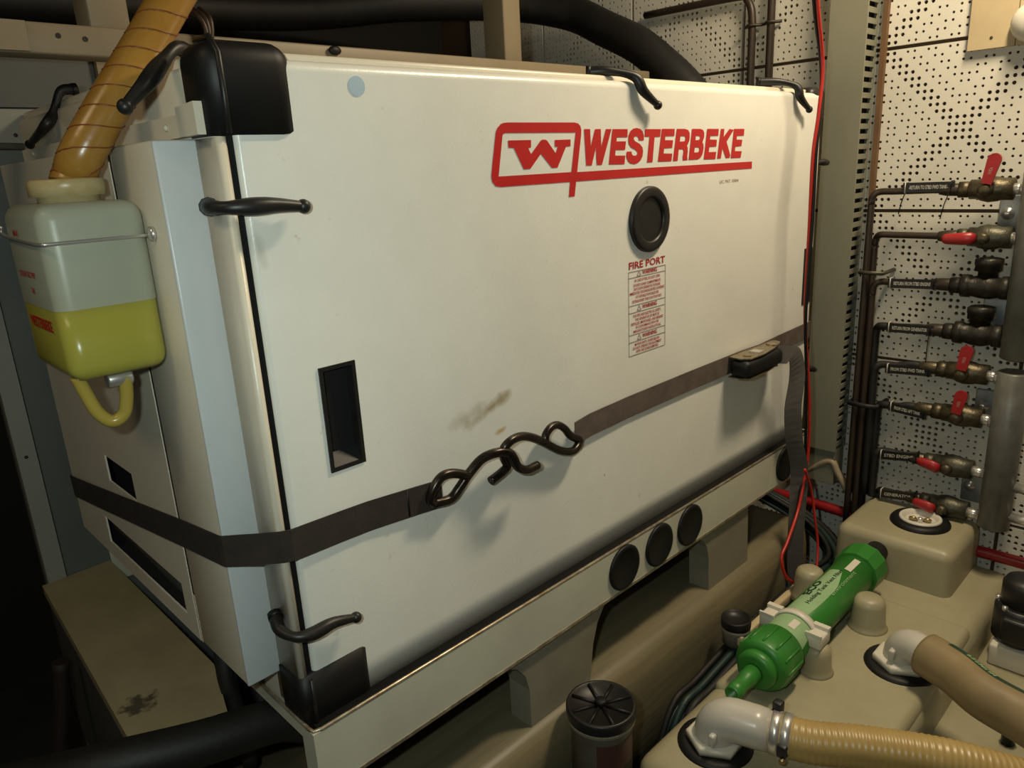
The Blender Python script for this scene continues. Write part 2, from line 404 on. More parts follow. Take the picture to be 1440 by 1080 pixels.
# corner caps of moulded rubber
cap = MB(); cap.rbox(-0.0165, 0.0765, -0.0035, 0.062, 0.6615, 0.746, 0.021, 6, fn=lambda c: (c.z > 0.67 and not (c.y > 0.06 and c.x > 0.06)) or (c.z < 0.67 and c.x > 0.06))
capo = cap.build('corner_cap', RUBBER, gen)
MB().tube([(-0.0008, -0.0035, 0.663), (-0.0008, -0.0045, 0.70), (-0.0005, -0.003, 0.732), (0.0, 0.012, 0.7475), (0.004, 0.05, 0.749)], 0.0030, 8).build('moulded_rib', RUBBER2, capo)
cap = MB(); cap.rbox(-0.0150, 0.0790, -0.0035, 0.045, -0.004, 0.0735, 0.012, 4, fn=lambda c: (c.x < 0 and c.y < 0) or (c.x > 0.07 and c.y < 0.04))
capb = cap.build('corner_cap', RUBBER, gen)
MB().tube([(-0.001, -0.004, 0.0), (-0.001, -0.0045, 0.07)], 0.0025, 8).build('moulded_rib', RUBBER2, capb)
MB().rbox(1.222, 1.272, 0.002, 0.06, 0.663, 0.744, 0.016, 4, fn=lambda c: c.z > 0.67).build('corner_cap', RUBBER2, gen)
MB().rbox(1.235, 1.270, 0.004, 0.05, 0.004, 0.055, 0.012, 3).build('corner_cap', RUBBER, gen)

# left side: panel in two leaves with a slit, vents and a flange above
SX = -0.052
fl_ = MB(); fl_.rbox(SX, -0.009, 0.050, 0.176, 0.062, 0.661, 0.003, 2); fl_.build('side_panel', WHITE2, gen)
MB().rbox(SX, -0.0105, 0.0485, 0.054, 0.0615, 0.6605, 0.002, 2).build('panel_return', mat('bluish_return_face', (0.58, 0.61, 0.62), 0.3, var=0.06, vscale=8, bump=0.06, bscale=420), gen)  # front face of the side panel, in a bluer tone than its side
sp = MB()
ys = [0.182, 0.215, 0.332, 0.446, 0.517, 0.672]; zz = [0.062, 0.087, 0.131, 0.2100, 0.2510, 0.661]
for i in range(5):
    for j in range(5):
        a, b, c_, d = ys[i], ys[i+1], zz[j], zz[j+1]
        lower = j == 1 and 1 <= i <= 3; upper = j == 3 and i == 2
        if not (lower or upper): sp.box(SX, SX+0.0025, a, b, c_, d)
sp.box(SX+0.004, -0.009, 0.182, 0.186, 0.062, 0.661); sp.box(SX+0.004, -0.009, 0.668, 0.672, 0.062, 0.661)
sp.box(SX+0.004, -0.009, 0.186, 0.668, 0.062, 0.066); sp.box(SX+0.004, -0.009, 0.186, 0.668, 0.657, 0.661)
sp.box(SX+0.0005, SX+0.006, 0.176, 0.182, 0.062, 0.128)
spo = sp.build('side_panel', WHITE2, gen)
MB().box(SX+0.0012, -0.0105, 0.1755, 0.1825, 0.1285, 0.6605).build('seam_shade_fill', VOID, spo)  # added dark filler, paints the shade inside the open slit
MB().box(-0.0125, -0.0095, 0.19, 0.664, 0.067, 0.30).box(SX+0.003, -0.0126, 0.188, 0.666, 0.0662, 0.0680).box(SX+0.003, -0.0126, 0.1865, 0.1885, 0.068, 0.30).build('dark_vent_lining', VOID, spo)  # near-black lining, the vents' inner shade put into its colour
MB().tube([(-0.035, 0.53, 0.112), (-0.030, 0.40, 0.108), (-0.028, 0.28, 0.100), (-0.026, 0.2, 0.092)], [0.010, 0.012, 0.014, 0.010], 10).build('inner_duct', mat('dusty_hose', (0.05, 0.05, 0.045), 0.6, var=0.4, vscale=60), spo)
MB().box(-0.030, -0.027, 0.350, 0.40, 0.200, 0.236).build('vent_baffle', mat('dark_baffle', (0.06, 0.058, 0.05), 0.6), spo)
MB().prism([(0.055, 0.663), (0.055, 0.690), (0.012, 0.692), (0.012, 0.663)], 0, -0.024, -0.010).build('flange', WHITE2, gen)
MB().prism([(0.662, 0.663), (0.662, 0.682), (0.055, 0.684), (0.055, 0.663)], 0, -0.021, -0.010).build('flange', WHITE2, gen)
for y in (0.09, 0.28, 0.45, 0.60):
    MB().lathe([(0.0035, 0), (0.0028, -0.002), (0.001, -0.003)], (-0.021, y, 0.674), 'X', 10).build('rivet', TRAYW, gen)
# logo and lettering, outlines drawn on the front plane
fz = lambda sx, x0, y0: (lambda P: [(at(x0+a/sx, y0+b/sx, 1, 0.0).x, at(x0+a/sx, y0+b/sx, 1, 0.0).z) for a, b in P])
A = fz(7.2, 680, 160); Bq = fz(10.8, 810, 160); Cq = fz(10.286, 930, 160); Dq = fz(1.0, 0, 0)
onf = lambda u, v: (u, -0.0006, v)
frame = A([(240,88),(920,88),(955,98),(978,125),(987,165),(985,215),(945,590)]) + Dq([(1057.1,227.1),(1056.9,236.8)]) + \
    A([(935,685),(920,835),(862,843),(873,690),(170,742),(120,735),(85,690),(75,635),(90,480),(120,190),(135,145),(170,105),(200,92)])
fhole = A([(215,195),(930,190),(887,590),(150,635),(187,240),(192,210)])
poly_fill([frame, fhole], onf).build('logo_frame', RED, fpo)
wser = A([(245,270),(478,265),(478,342),(448,345),(478,408),(575,272),(590,262),(625,262),(640,272),(728,400),(748,335),(720,333),(718,265),(878,260),(878,328),(832,333),(747,545),(690,548),(578,405),(472,558),(405,563),(303,345),(250,345)])
poly_fill([wser], onf).build('logo_initial', RED, fpo)
LET = [[Bq([(118,232),(210,232),(222,500),(285,232),(372,232),(380,500),(450,232),(535,232),(390,775),(312,778),(297,515),(235,785),(152,788)])],
 [Bq([(550,232),(780,232),(778,355),(618,357),(610,420),(755,418),(742,548),(598,550),(590,635),(745,635),(732,765),(495,770)])],
 [Bq([(1025,405),(950,405),(945,360),(915,338),(880,350),(872,385),(890,415),(960,455),(1005,510),(1015,570),(1005,650),(975,710),(930,750),(880,765),(825,755),(785,720),(762,660),(762,600),(768,575),(840,572),(842,610),(865,637),(905,635),(930,605),(925,575),(895,545),(830,510),(798,460),(790,400),(795,330),(820,265),(865,225),(920,215),(975,230),(1010,270),(1028,330)])],
 [Bq([(1045,232),(1285,232),(1275,348),(1190,350),(1158,735),(1075,740),(1112,348),(1040,347)])],
 [Cq([(4,218),(190,218),(185,322),(55,325),(50,382),(165,382),(155,492),(35,500),(30,575),(155,575),(142,685),(-53,693)])],
 [Cq([(220,218),(340,218),(385,235),(405,275),(408,330),(400,390),(380,440),(368,462),(378,490),(378,560),(370,620),(378,668),(308,675),(305,620),(318,540),(315,520),(300,512),(248,512),(232,680),(165,683)]), Cq([(272,322),(335,322),(345,340),(342,375),(330,398),(265,402)])],
 [Cq([(440,218),(560,218),(598,232),(618,275),(615,340),(600,385),(590,412),(605,440),(608,490),(600,550),(585,600),(560,640),(520,660),(392,668)]), Cq([(495,318),(545,320),(557,340),(553,365),(535,380),(490,382)]), Cq([(480,485),(535,485),(547,505),(543,535),(525,558),(472,560)])],
 [Cq([(660,218),(828,218),(820,317),(705,320),(700,372),(800,375),(793,472),(690,480),(683,555),(790,550),(778,655),(610,660)])],
 [Cq([(858,218),(908,218),(898,335),(982,218),(1044,232),(940,405),(994,600),(985,635),(930,640),(880,495),(858,645),(803,648)])],
 [Cq([(1047,218),(1198,218),(1190,315),(1090,320),(1085,372),(1168,375),(1155,465),(1068,475),(1060,540),(1160,540),(1142,635),(1000,640)])]]
lm = MB()
for L_ in LET: poly_fill(L_, onf, lm)
lm.build('brand_lettering', RED, fpo)
p = at(1012, 255, 1, 0); q = at(1038, 253, 1, 0)
text('LIC. PAT. 10304', front(p.x, p.z-0.0035), q.x-p.x, 0.0055, 0.0).build('patent_lettering', GREYT, fpo)
# fire port
prt = MB().lathe([(0.0505, 0.001), (0.0505, -0.0045), (0.049, -0.0068), (0.046, -0.0074), (0.0365, -0.0074), (0.0345, -0.0068), (0.0335, -0.0035)], (0.6590, 0.0, 0.5305), 'Y', 48, cap=False).build('fire_port_cover', RUBBER2, gen)
MB().lathe([(0.0340, -0.0030), (0.0, -0.0030)], (0.6590, 0.0, 0.5305), 'Y', 48, smooth=False, cap=False).build('recess', RUBBER2, prt)
MB().lathe([(0.010, 0.001), (0.010, -0.0008), (0.0, -0.001)], (0.1451, 0.0, 0.7085), 'Y', 24, smooth=False).build('hole_plug', PLUGB, gen)
# warning label
lx0, lx1 = 0.6065, 0.7055
ZL = lambda f: 0.4545 - f*0.134
lb = MB(); text('FIRE PORT', front(lx0+0.001, 0.4585), 0.097, 0.0110, 0.022, lb)
warn = [(0.030, 'WARNING', .040, .0066), (0.112, 'IN CASE OF FIRE, DO NOT OPEN', .068, .0044), (0.166, 'SOUND GUARD COMPARTMENTS.', .074, .0044), (0.212, 'SHUT DOWN GENERATOR OR ENGINE.', .072, .0044),
 (0.258, 'IMMEDIATELY DISCHARGE ENTIRE CONTENTS', .093, .0044), (0.306, 'OF SUITABLE PORTABLE FIRE', .062, .0044), (0.356, 'EXTINGUISHER THROUGH THIS PORT.', .080, .0044),
 (0.438, 'WARNING', .040, .0066), (0.528, 'FOR FIRE AND ELECTRICAL SAFETY,', .076, .0044), (0.576, 'THIS GENERATOR SET MUST BE', .066, .0044), (0.622, 'INSTALLED, MAINTAINED, AND REPAIRED', .088, .0044),
 (0.668, 'IN CONFORMANCE WITH THE', .062, .0044), (0.716, "MANUFACTURER'S INSTRUCTIONS.", .075, .0044), (0.790, 'WARNING', .040, .0066),
 (0.876, 'MOVING PARTS. GUARD BELOW.', .068, .0044), (0.922, 'DO NOT OPERATE THIS EQUIPMENT', .078, .0044), (0.967, 'WITH THE GUARD REMOVED.', .062, .0044)]
ln = MB()
for f_, s_, wd, h in warn:
    big = s_ == 'WARNING'
    text(s_, front((lx0+lx1)/2-wd/2+(0.006 if big else 0), ZL(f_)-h/2), wd, h, 0.03 if big else 0.022, lb)
    if big:
        zc = ZL(f_)-0.004; tx = (lx0+lx1)/2-0.0275
        for a, b in (((tx, zc), (tx+0.010, zc)), ((tx+0.010, zc), (tx+0.005, zc+0.008)), ((tx+0.005, zc+0.008), (tx, zc))):
            ln.tube([(a[0], -0.0008, a[1]), (b[0], -0.0008, b[1])], 0.0004, 5)
lb.build('warning_lettering', REDT, fpo)
for f_ in (0.0, 0.070, 0.398, 0.484, 0.748, 0.836, 1.0): ln.box(lx0, lx1, -0.0009, -0.0004, ZL(f_)-0.0002, ZL(f_)+0.0002)
for x in (lx0, lx1): ln.box(x-0.0002, x+0.0002, -0.0009, -0.0004, 0.3205, 0.4545)
ln.build('warning_border', GREYT, fpo)
# rubber draw latches
def latch(path, r, name='draw_latch'):
    r *= 0.74
    P = cr(path, 7); n = len(P)
    R = []
    for i in range(n):
        t = i/(n-1); R.append(r*(1.12 - 0.30*math.exp(-((t-0.36)/0.14)**2) + 0.08*math.exp(-((t-0.62)/0.10)**2) - 0.42*max(0, (t-0.72)/0.28)))
    m = MB().tube(P, R, 12); m.sphere(P[-1], r*1.0)
    o = m.build(name, RUBBER2, gen)
    m2 = MB().tube([P[0]-(P[1]-P[0]).normalized()*0.001, P[0]+(P[1]-P[0]).normalized()*0.006], r*1.28, 10); m2.build('latch_anchor', RUBBER, o)
    return o
latch([(-0.017, 0.030, 0.598), (-0.0225, 0.010, 0.598), (-0.016, -0.008, 0.597), (0.004, -0.0145, 0.5965), (0.030, -0.0150, 0.596), (0.0585, -0.0150, 0.593)], 0.0098)
latch([(-0.017, 0.028, 0.150), (-0.0225, 0.008, 0.141), (-0.014, -0.010, 0.136), (0.004, -0.015, 0.133), (0.030, -0.016, 0.134), (0.059, -0.016, 0.1265)], 0.0090)
e = at(925, 148, 1, -0.014); b = at(905, 128, 1, -0.010); a = at(890, 112, 1, 0.0)
latch([(a.x-0.05, 0.045, 0.746), (a.x-0.03, 0.02, 0.745), (a.x, -0.003, 0.736), b, e], 0.0090)
e = at(1138, 154, 1, -0.014); b = at(1126, 138, 1, -0.010); a = at(1118, 124, 1, 0.0)
latch([(a.x-0.045, 0.055, 0.752), (a.x-0.02, 0.02, 0.749), (a.x, -0.003, 0.739), b, e], 0.0090)
e = at(176, 150, 0, -0.074); b = at(205, 118, 0, -0.050); a = at(228, 88, 0, -0.022)
latch([(0.020, a.y+0.03, 0.7445), (0.0, a.y+0.015, 0.7475), a, b, e], 0.0095)
e = at(42, 203, 0, -0.034); b = at(62, 180, 0, -0.028); a = at(75, 160, 0, -0.014)
latch([(0.02, a.y, 0.752), (0.0, a.y, 0.748), a, b, e], 0.0085)
latch([(1.25, 0.012, 0.596), (1.268, 0.006, 0.596), (1.285, 0.0, 0.596), (1.297, 0.0, 0.595)], 0.0080)
latch([(1.25, 0.012, 0.150), (1.270, 0.006, 0.150), (1.286, 0.0, 0.147), (1.300, 0.0, 0.142)], 0.0080)
# drip tray under it, with plugs and legs
ty0, tz0, tz1 = -0.022, -0.072, 0.013
t = MB(); tx0, tx1 = -0.0165, 1.252
t.box(tx0, tx1, ty0, ty0+0.003, tz0, tz1); t.box(tx0, tx0+0.003, ty0+0.003, 0.70, -0.004, tz1); t.box(tx0, tx0+0.003, ty0+0.003, 0.006, tz0, -0.004)
t.box(tx1-0.003, tx1, ty0+0.003, 0.70, tz0, tz1); t.box(tx0, tx1, 0.70, 0.703, tz0, tz1); t.box(0.16, tx1-0.003, ty0+0.003, 0.70, tz0, tz0+0.003)
tray = t.build('drip_tray', TRAYW, gen)
MB().tube([(tx0+0.0015, 0.66, tz1+0.001), (tx0+0.0015, ty0+0.012, tz1+0.001), (tx0+0.003, ty0+0.004, tz1+0.001), (tx0+0.012, ty0+0.0015, tz1+0.001), (tx1, ty0+0.0015, tz1+0.001)], 0.0025, 8).build('tray_lip', BARE, tray)
MB().box(tx0, tx1, ty0-0.0008, ty0, tz0, tz0+0.005).build('tray_hem', BARE, tray)
MB().box(-0.006, 1.25, -0.0185, 0.014, -0.03, 0.0115).build('gap_shade_fill', RUBBER, tray)  # added black block in place of shade in the gap behind the tray lip
for x in (0.559, 0.6588, 0.7556, 1.1300):
    g = MB().lathe([(0.0395, 0.0), (0.0395, -0.003), (0.037, -0.005), (0.034, -0.0052), (0.032, -0.0035), (0.0, -0.0035)], (x, ty0, -0.0270), 'Y', 36).build('hole_plug', RUBBER, tray)
def web(poly, xr):
    return MB().prism(poly, 1, -0.014, 0.030).build('support_leg', STAND, gen)
web([(.27,-.072),(.545,-.072),(.515,-.082),(.497,-.105),(.485,-.14),(.475,-.207),(.335,-.207),(.335,-.14),(.328,-.112),(.312,-.09),(.292,-.079)], 0)
web([(.785,-.072),(.990,-.072),(.996,-.207),(.842,-.207),(.840,-.135),(.833,-.108),(.818,-.088),(.802,-.078)], 0)
# hull stringer carrying it
pf = [(0.34, -0.207), (0.03, -0.207), (-0.012, -0.207), (-0.026, -0.213), (-0.034, -0.226), (-0.040, -0.255), (-0.043, -0.32), (-0.046, -0.58), (0.34, -0.58)]
def strprof(k): return [(y*k if y < 0.2 else y, z-0.02*(1-k)) for y, z in pf]
sm = MB(); n = len(pf)
stations = [(-0.30, 1.0)] + [(0.1+0.2*i, 1.0) for i in range(6)] + [(1.20, 1.0), (1.235, 0.9), (1.258, 0.6), (1.268, 0.1)]
vs = [(x, y, z) for x, k in stations for y, z in strprof(k)]
fs = [(i*n+j, i*n+(j+1) % n, (i+1)*n+(j+1) % n, (i+1)*n+j) for i in range(len(stations)-1) for j in range(n)]
fs += [tuple(range(n)), tuple(range((len(stations)-1)*n, len(stations)*n))]
sm.add(vs, fs, True)
tag(sm.build('hull_stringer', GLASSF), 'long tan fibreglass hull stringer beneath the white enclosure', 'beam')

# ------------------------------------------------------------------ plywood shelf beside the enclosure
SZ = -0.030
P2 = [at(x, y, 2, SZ) for x, y in ((70, 838), (185, 1047), (322, 1008), (308, 930), (290, 915), (262, 893), (235, 862), (205, 828), (186, 802))]
poly = [(p.x, p.y) for p in P2] + [(-0.018, 0.704)]
poly[0] = (poly[0][0], 0.70)
poly = [(min(x, -0.0175), y) for x, y in poly]
PLY2 = mat('smudged_plywood', (0.34, 0.28, 0.16), 0.6, c2=(0.26, 0.21, 0.115), vscale=9)
nt = PLY2.node_tree; b_ = nt.nodes['Principled BSDF']; src = b_.inputs['Base Color'].links[0].from_socket
tc = nt.nodes.new('ShaderNodeTexCoord'); mp = nt.nodes.new('ShaderNodeMapping'); nt.links.new(tc.outputs['Object'], mp.inputs[0])
sh = MB().prism(poly, 2, SZ-0.018, SZ)
sho = sh.build('plywood_shelf', PLY2)
sp_ = at(196, 990, 2, SZ) - sho.location
mp.inputs['Location'].default_value = (-sp_.x/0.026, -sp_.y/0.026, 0); mp.inputs['Scale'].default_value = (1/0.026, 1/0.026, 0.0)
ln_ = nt.nodes.new('ShaderNodeVectorMath'); ln_.operation = 'LENGTH'; nt.links.new(mp.outputs[0], ln_.inputs[0])
nz = nt.nodes.new('ShaderNodeTexNoise'); nz.inputs['Scale'].default_value = 90; nz.inputs['Detail'].default_value = 8; nt.links.new(tc.outputs['Object'], nz.inputs['Vector'])
ad = nt.nodes.new('ShaderNodeMath'); ad.operation = 'MULTIPLY_ADD'; ad.inputs[1].default_value = 2.2; nt.links.new(nz.outputs[0], ad.inputs[0]); nt.links.new(ln_.outputs['Value'], ad.inputs[2])
mr = nt.nodes.new('ShaderNodeMapRange'); mr.inputs[1].default_value = 1.55; mr.inputs[2].default_value = 2.0; mr.inputs[3].default_value = 0.85; mr.inputs[4].default_value = 0; nt.links.new(ad.outputs[0], mr.inputs[0])
mx = nt.nodes.new('ShaderNodeMix'); mx.data_type = 'RGBA'; mx.inputs[7].default_value = (0.04, 0.032, 0.02, 1); nt.links.new(mr.outputs[0], mx.inputs[0]); nt.links.new(src, mx.inputs[6]); nt.links.new(mx.outputs[2], b_.inputs['Base Color'])
tag(sho, 'stained tan plywood shelf board with a black smudge, left of the enclosure', 'shelf')
q0, q1 = poly[0], poly[1]
o = MB().prism([(q0[0]+0.004, q0[1]), (q0[0]+0.016, q0[1]), (q1[0]+0.016, q1[1]+0.004), (q1[0]+0.004, q1[1]+0.004)], 2, -0.33, SZ-0.018).build('side_board', BULKD, sho)
# lead-in hoses at the lower left
pth = cr([at(-60, 1125, 1, 0.20), at(40, 1103, 1, 0.185), at(150, 1078, 1, 0.135), at(280, 1046, 1, 0.108), at(395, 1012, 1, 0.10), (0.07, 0.10, -0.095), (0.14, 0.11, -0.115), (0.30, 0.12, -0.135)], 8)
tag(MB().tube(pth, 0.027, 16).build('thick_hose', HOSEB), 'thick black hose running below the front of the plywood shelf', 'hose')
pth = cr([at(312, 915, 1, 0.20), at(318, 955, 1, 0.19), at(330, 990, 1, 0.185), at(345, 1030, 1, 0.18)+Vector((0, 0, -0.05))], 8)
tag(MB().tube(pth, 0.011, 12).build('drain_hose', HOSEB), 'black drain hose dropping past the corner of the plywood shelf', 'hose')
pth = cr([at(85, 930, 1, 0.5), at(88, 990, 1, 0.5), at(86, 1050, 1, 0.5), at(84, 1100, 1, 0.5)+Vector((0, 0, -0.1))], 5)
tag(MB().tube(pth, 0.012, 12).build('bilge_pipe', mat('dark_red_pipe', (0.012, 0.005, 0.004), 0.7)), 'dull dark red upright pipe in the dark corner beside the shelf', 'pipe')
p = at(-20, 200, 1, 0.66); q = at(34, 206, 1, 0.66)
rod = MB().tube([(p.x-0.2, 0.66, p.z+0.003), (q.x, 0.66, q.z)], 0.005, 10); 
tag(rod.build('thin_rod', GALV), 'thin grey metal rod ending beside the rear side latch', 'rod')

# ------------------------------------------------------------------ coolant bottle on the side panel
bt = thing('coolant_bottle', 'milky plastic coolant recovery bottle half full of yellow coolant', 'bottle', (-0.10, 0.150, 0.44))
bx0, bx1, by0, by1, bz0, bz1 = -0.149, -0.0535, 0.094, 0.236, 0.438, 0.609
def bottle_body(ins, ztop):
    m = MB(); b = bmesh.new(); bmesh.ops.create_cube(b, size=1)
    for v in b.verts:
        v.co = ((bx0+bx1)/2+v.co.x*(bx1-bx0-2*ins), (by0+by1)/2+v.co.y*(by1-by0-2*ins), (bz0+ins) if v.co.z < 0 else ztop)
    up = [e for e in b.edges if abs(e.verts[0].co.z-e.verts[1].co.z) > 0.01]
    bot = [e for e in b.edges if max(e.verts[0].co.z, e.verts[1].co.z) < bz0+0.02]
    top = [e for e in b.edges if min(e.verts[0].co.z, e.verts[1].co.z) > ztop-0.001]
    bmesh.ops.bevel(b, geom=up+bot+(top if ins == 0 else []), offset=0.016-ins, segments=4, profile=0.5, affect='EDGES')
    return m.bm(b, True)
def cut(m, z, keep_up):
    b = bmesh.new(); vs_ = [b.verts.new(v) for v in m.v]
    for f in m.f: b.faces.new([vs_[i] for i in f])
    bmesh.ops.bisect_plane(b, geom=b.verts[:]+b.edges[:]+b.faces[:], plane_co=(0, 0, z), plane_no=(0, 0, 1), clear_inner=keep_up, clear_outer=not keep_up)
    return MB().bm(b, True)
LVL = 0.5100
bb = cut(bottle_body(0, bz1), LVL, True).build('bottle_body', MILK, bt)
cut(bottle_body(0, bz1), LVL, False).build('wetted_wall', mat('wetted_plastic', (0.50, 0.48, 0.20), 0.3, trans=0.78, spec=0.4), bb)
bottle_body(0.0012, LVL).build('coolant', COOL, bb)
cx, cy = -0.102, 0.158
bn = MB().lathe([(0.028, 0.606), (0.028, 0.6145), (0.0345, 0.6150), (0.0345, 0.6290), (0.033, 0.6310), (0.024, 0.6315), (0.024, 0.622), (0.0, 0.622)], (cx, cy, 0), 'Z', 32).build('cap', NECKM, bt)
sidef = lambda y0, z0, x=bx0-0.0006: (lambda u, v: (x, y0-u, z0+v))
for s_, y_, z_, w_, h_, b__ in (('COOLANT RECOVERY', 0.205, 0.539, 0.062, 0.006, 0.02), ('TANK', 0.172, 0.523, 0.014, 0.006, 0.02), ('MAX', 0.195, 0.579, 0.020, 0.006, 0.02), ('WESTERBEKE', 0.205, 0.4880, 0.082, 0.011, 0.035)):
    text(s_, sidef(y_, z_), w_, h_, b__).build('printed_lettering', RED, bb)
rp = cr([(-0.151, 0.234, 0.588), (-0.1515, 0.228, 0.5790), (-0.1525, 0.125, 0.5745), (-0.150, 0.0955, 0.5735), (-0.142, 0.0905, 0.5735), (-0.10, 0.0905, 0.5735), (-0.056, 0.0905, 0.5735)], 6)
ro = MB().tube(rp, 0.0018, 8).build('retaining_rod', STEEL, bt)
MB().lathe([(0.0075, 0), (0.0075, -0.003), (0.005, -0.005), (0.0, -0.0055)], (-0.0525, 0.0865, 0.5745), 'X', 16).build('nut', STEEL, ro)
p = at(108, 530, 1, 0.13); 
lp = cr([(p.x, 0.13, 0.440), at(122, 555, 1, 0.13), at(138, 580, 1, 0.128), at(158, 592, 1, 0.125), at(174, 582, 1, 0.122), at(178, 560, 1, 0.120), at(176, 528, 1, 0.118)], 7)
MB().tube(lp, 0.0068, 12).build('overflow_tube', AMBER, bt)
c = at(166, 532, 1, 0.120)
MB().lathe([(0.0078, -0.011), (0.0085, -0.009), (0.0085, 0.011), (0.0078, 0.013)], c, 'X', 10).build('hose_clamp', STEEL, bt)
# amber filler hose
hp = resample(cr([(cx+0.004, cy, 0.624), (cx+0.010, cy, 0.636), at(116, 215, 1, 0.145), at(158, 140, 1, 0.140), at(200, 70, 1, 0.140), at(240, 0, 1, 0.140), at(275, -60, 1, 0.14), at(300, -110, 1, 0.14)], 10), 0.0016)
hh = MB().tube(hp, [0.0200+0.00035*(i % 2) for i in range(len(hp))], 20).build('amber_hose', AMBH)
tag(hh, 'amber braided hose leading up from the cap of the coolant bottle', 'hose')
for k in range(9):   # spiral tracer lines in the wall of the hose
    i0 = 4+k*14; pts = []
    for j in range(22):
        i = i0+j
        if i+1 >= len(hp): break
        T = (hp[i+1]-hp[i]).normalized(); u = Vector((0, -1, 0)); u = (u-T*u.dot(T)).normalized(); v = T.cross(u)
        a = -1.6+3.2*j/21
        pts.append(hp[i] + (u*math.cos(a)+v*math.sin(a))*0.0203)
    if len(pts) > 3:
        m = MB().tube(pts, 0.0007, 5); m.build('spiral_line', SPIR, hh)
# small cables over the beam
for k in range(3):
    pth = cr([at(262+9*k, 12, 1, 0.44), at(280+7*k, 24, 1, 0.42), at(290+4*k, 45, 1, 0.415), at(289+3*k, 70, 1, 0.415)], 6)
    tag(MB().tube(pth, 0.0035, 8).build('thin_cable', COPPER), 'thin brown cable looping over the cream beam', 'cable', 'thin cables over the beam')

# ------------------------------------------------------------------ tie-down straps
def ribbon(pts, h, th=0.0016, nrm=None):
    """flat webbing: pts centre line, each (point, width direction)"""
    m = MB(); vs = []
    n = len(pts)
    for i in range(n):
        p, wd = Vector(pts[i][0]), Vector(pts[i][1]).normalized()
        T = (Vector(pts[min(i+1, n-1)][0])-Vector(pts[max(i-1, 0)][0])).normalized(); nn = T.cross(wd).normalized()
        for a, b in ((1, 1), (-1, 1), (-1, -1), (1, -1)): vs.append(p + wd*(h/2*a) + nn*(th/2*b))
    fs = [(i*4+k, i*4+(k+1) % 4, (i+1)*4+(k+1) % 4, (i+1)*4+k) for i in range(n-1) for k in range(4)] + [(0, 1, 2, 3), (4*n-4, 4*n-3, 4*n-2, 4*n-1)]
    return m.add(vs, fs)
Z = (0, 0, 1)
# left strap: from the hook, round the corner, along the side panel to the rear
s1 = thing('tie_down_strap', 'dark brown webbing strap round the left corner, with a black steel hook', 'strap', (0.0, 0.0, 0.20))
pl_ = [((0.205, -0.008, 0.2295), (0.02, 0, 1)), ((0.17, -0.006, 0.2320), Z), ((0.10, -0.004, 0.2370), Z), ((0.06, -0.005, 0.239), Z), ((0.02, -0.006, 0.2405), Z), ((0.0, -0.006, 0.241), Z), ((-0.010, -0.001, 0.241), Z), ((-0.0255, 0.014, 0.240), Z), ((-0.045, 0.036, 0.2385), Z), ((-0.0535, 0.046, 0.2375), Z), ((-0.0545, 0.052, 0.2365), Z), ((-0.0545, 0.15, 0.222), (0, 0.1, 1)), ((-0.0545, 0.35, 0.190), (0, 0.1, 1)), ((-0.0545, 0.55, 0.158), (0, 0.1, 1)), ((-0.0545, 0.672, 0.139), (0, 0.1, 1)), ((-0.030, 0.685, 0.139), (0, 0.1, 1))]
w1 = ribbon(pl_, 0.037).build('webbing', WEB, s1)
MB().tube([(0.1545, -0.0050, 0.2155), (0.1545, -0.0052, 0.2505)], 0.0020, 6).build('stitch_seam', RUBBER, w1)
def onface(px, py, y): return at(px, py, 1, y)
hk = lambda P: cr([onface(600+x/6.0, 570+y/6.0, yy) for x, y, yy in P], 7)
# hook: eye round the web end, shank, bend
MB().tube(hk([(60, 830, -.010), (200, 790, -.012), (280, 690, -.014), (370, 560, -.017), (470, 450, -.020), (590, 400, -.026), (690, 400, -.030), (735, 450, -.033), (770, 520, -.033), (840, 545, -.032), (935, 505, -.030)]), 0.0064, 12).build('hook', HOOKM, s1)
MB().tube(hk([(60, 830, -.010), (30, 790, -.012), (60, 700, -.014), (120, 610, -.015), (200, 575, -.016), (290, 580, -.018), (350, 600, -.018)]), 0.0062, 12).build('hook_eye', HOOKM, s1)
s2 = thing('ratchet_strap', 'tan webbing strap with a ratchet buckle and steel hook, across the right front', 'strap', (0.95, -0.01, 0.20))
pr_ = [((0.4600, -0.010, 0.2345), Z), ((0.50, -0.006, 0.2370), Z), ((0.60, -0.004, 0.2385), Z), ((0.80, -0.004, 0.2400), Z), ((0.96, -0.005, 0.2405), Z), ((1.02, -0.008, 0.2400), Z), ((1.10, -0.006, 0.2420), Z), ((1.20, -0.004, 0.2435), Z), ((1.257, -0.003, 0.2440), Z), ((1.266, 0.006, 0.2440), Z), ((1.266, 0.20, 0.24), Z)]
w2 = ribbon(pr_, 0.036).build('webbing', WEBL, s2)
MB().tube([(0.520, -0.0050, 0.2205), (0.520, -0.0050, 0.2545)], 0.0014, 6).build('stitch_seam', WEB, w2)
MB().tube(hk([(1290, 290, -.010), (1270, 350, -.013), (1220, 390, -.015), (1120, 380, -.017), (1000, 320, -.020), (900, 275, -.023), (800, 262, -.026), (710, 300, -.028), (650, 370, -.026), (650, 440, -.020), (680, 510, -.017), (640, 560, -.016), (540, 640, -.016)]), 0.0062, 12).build('hook', HOOKM, s2)
MB().tube(hk([(1290, 290, -.010), (1215, 260, -.012), (1160, 195, -.014), (1100, 165, -.015), (1045, 190, -.016), (1005, 250, -.018), (1000, 310, -.020)]), 0.0058, 12).build('hook_eye', HOOKM, s2)
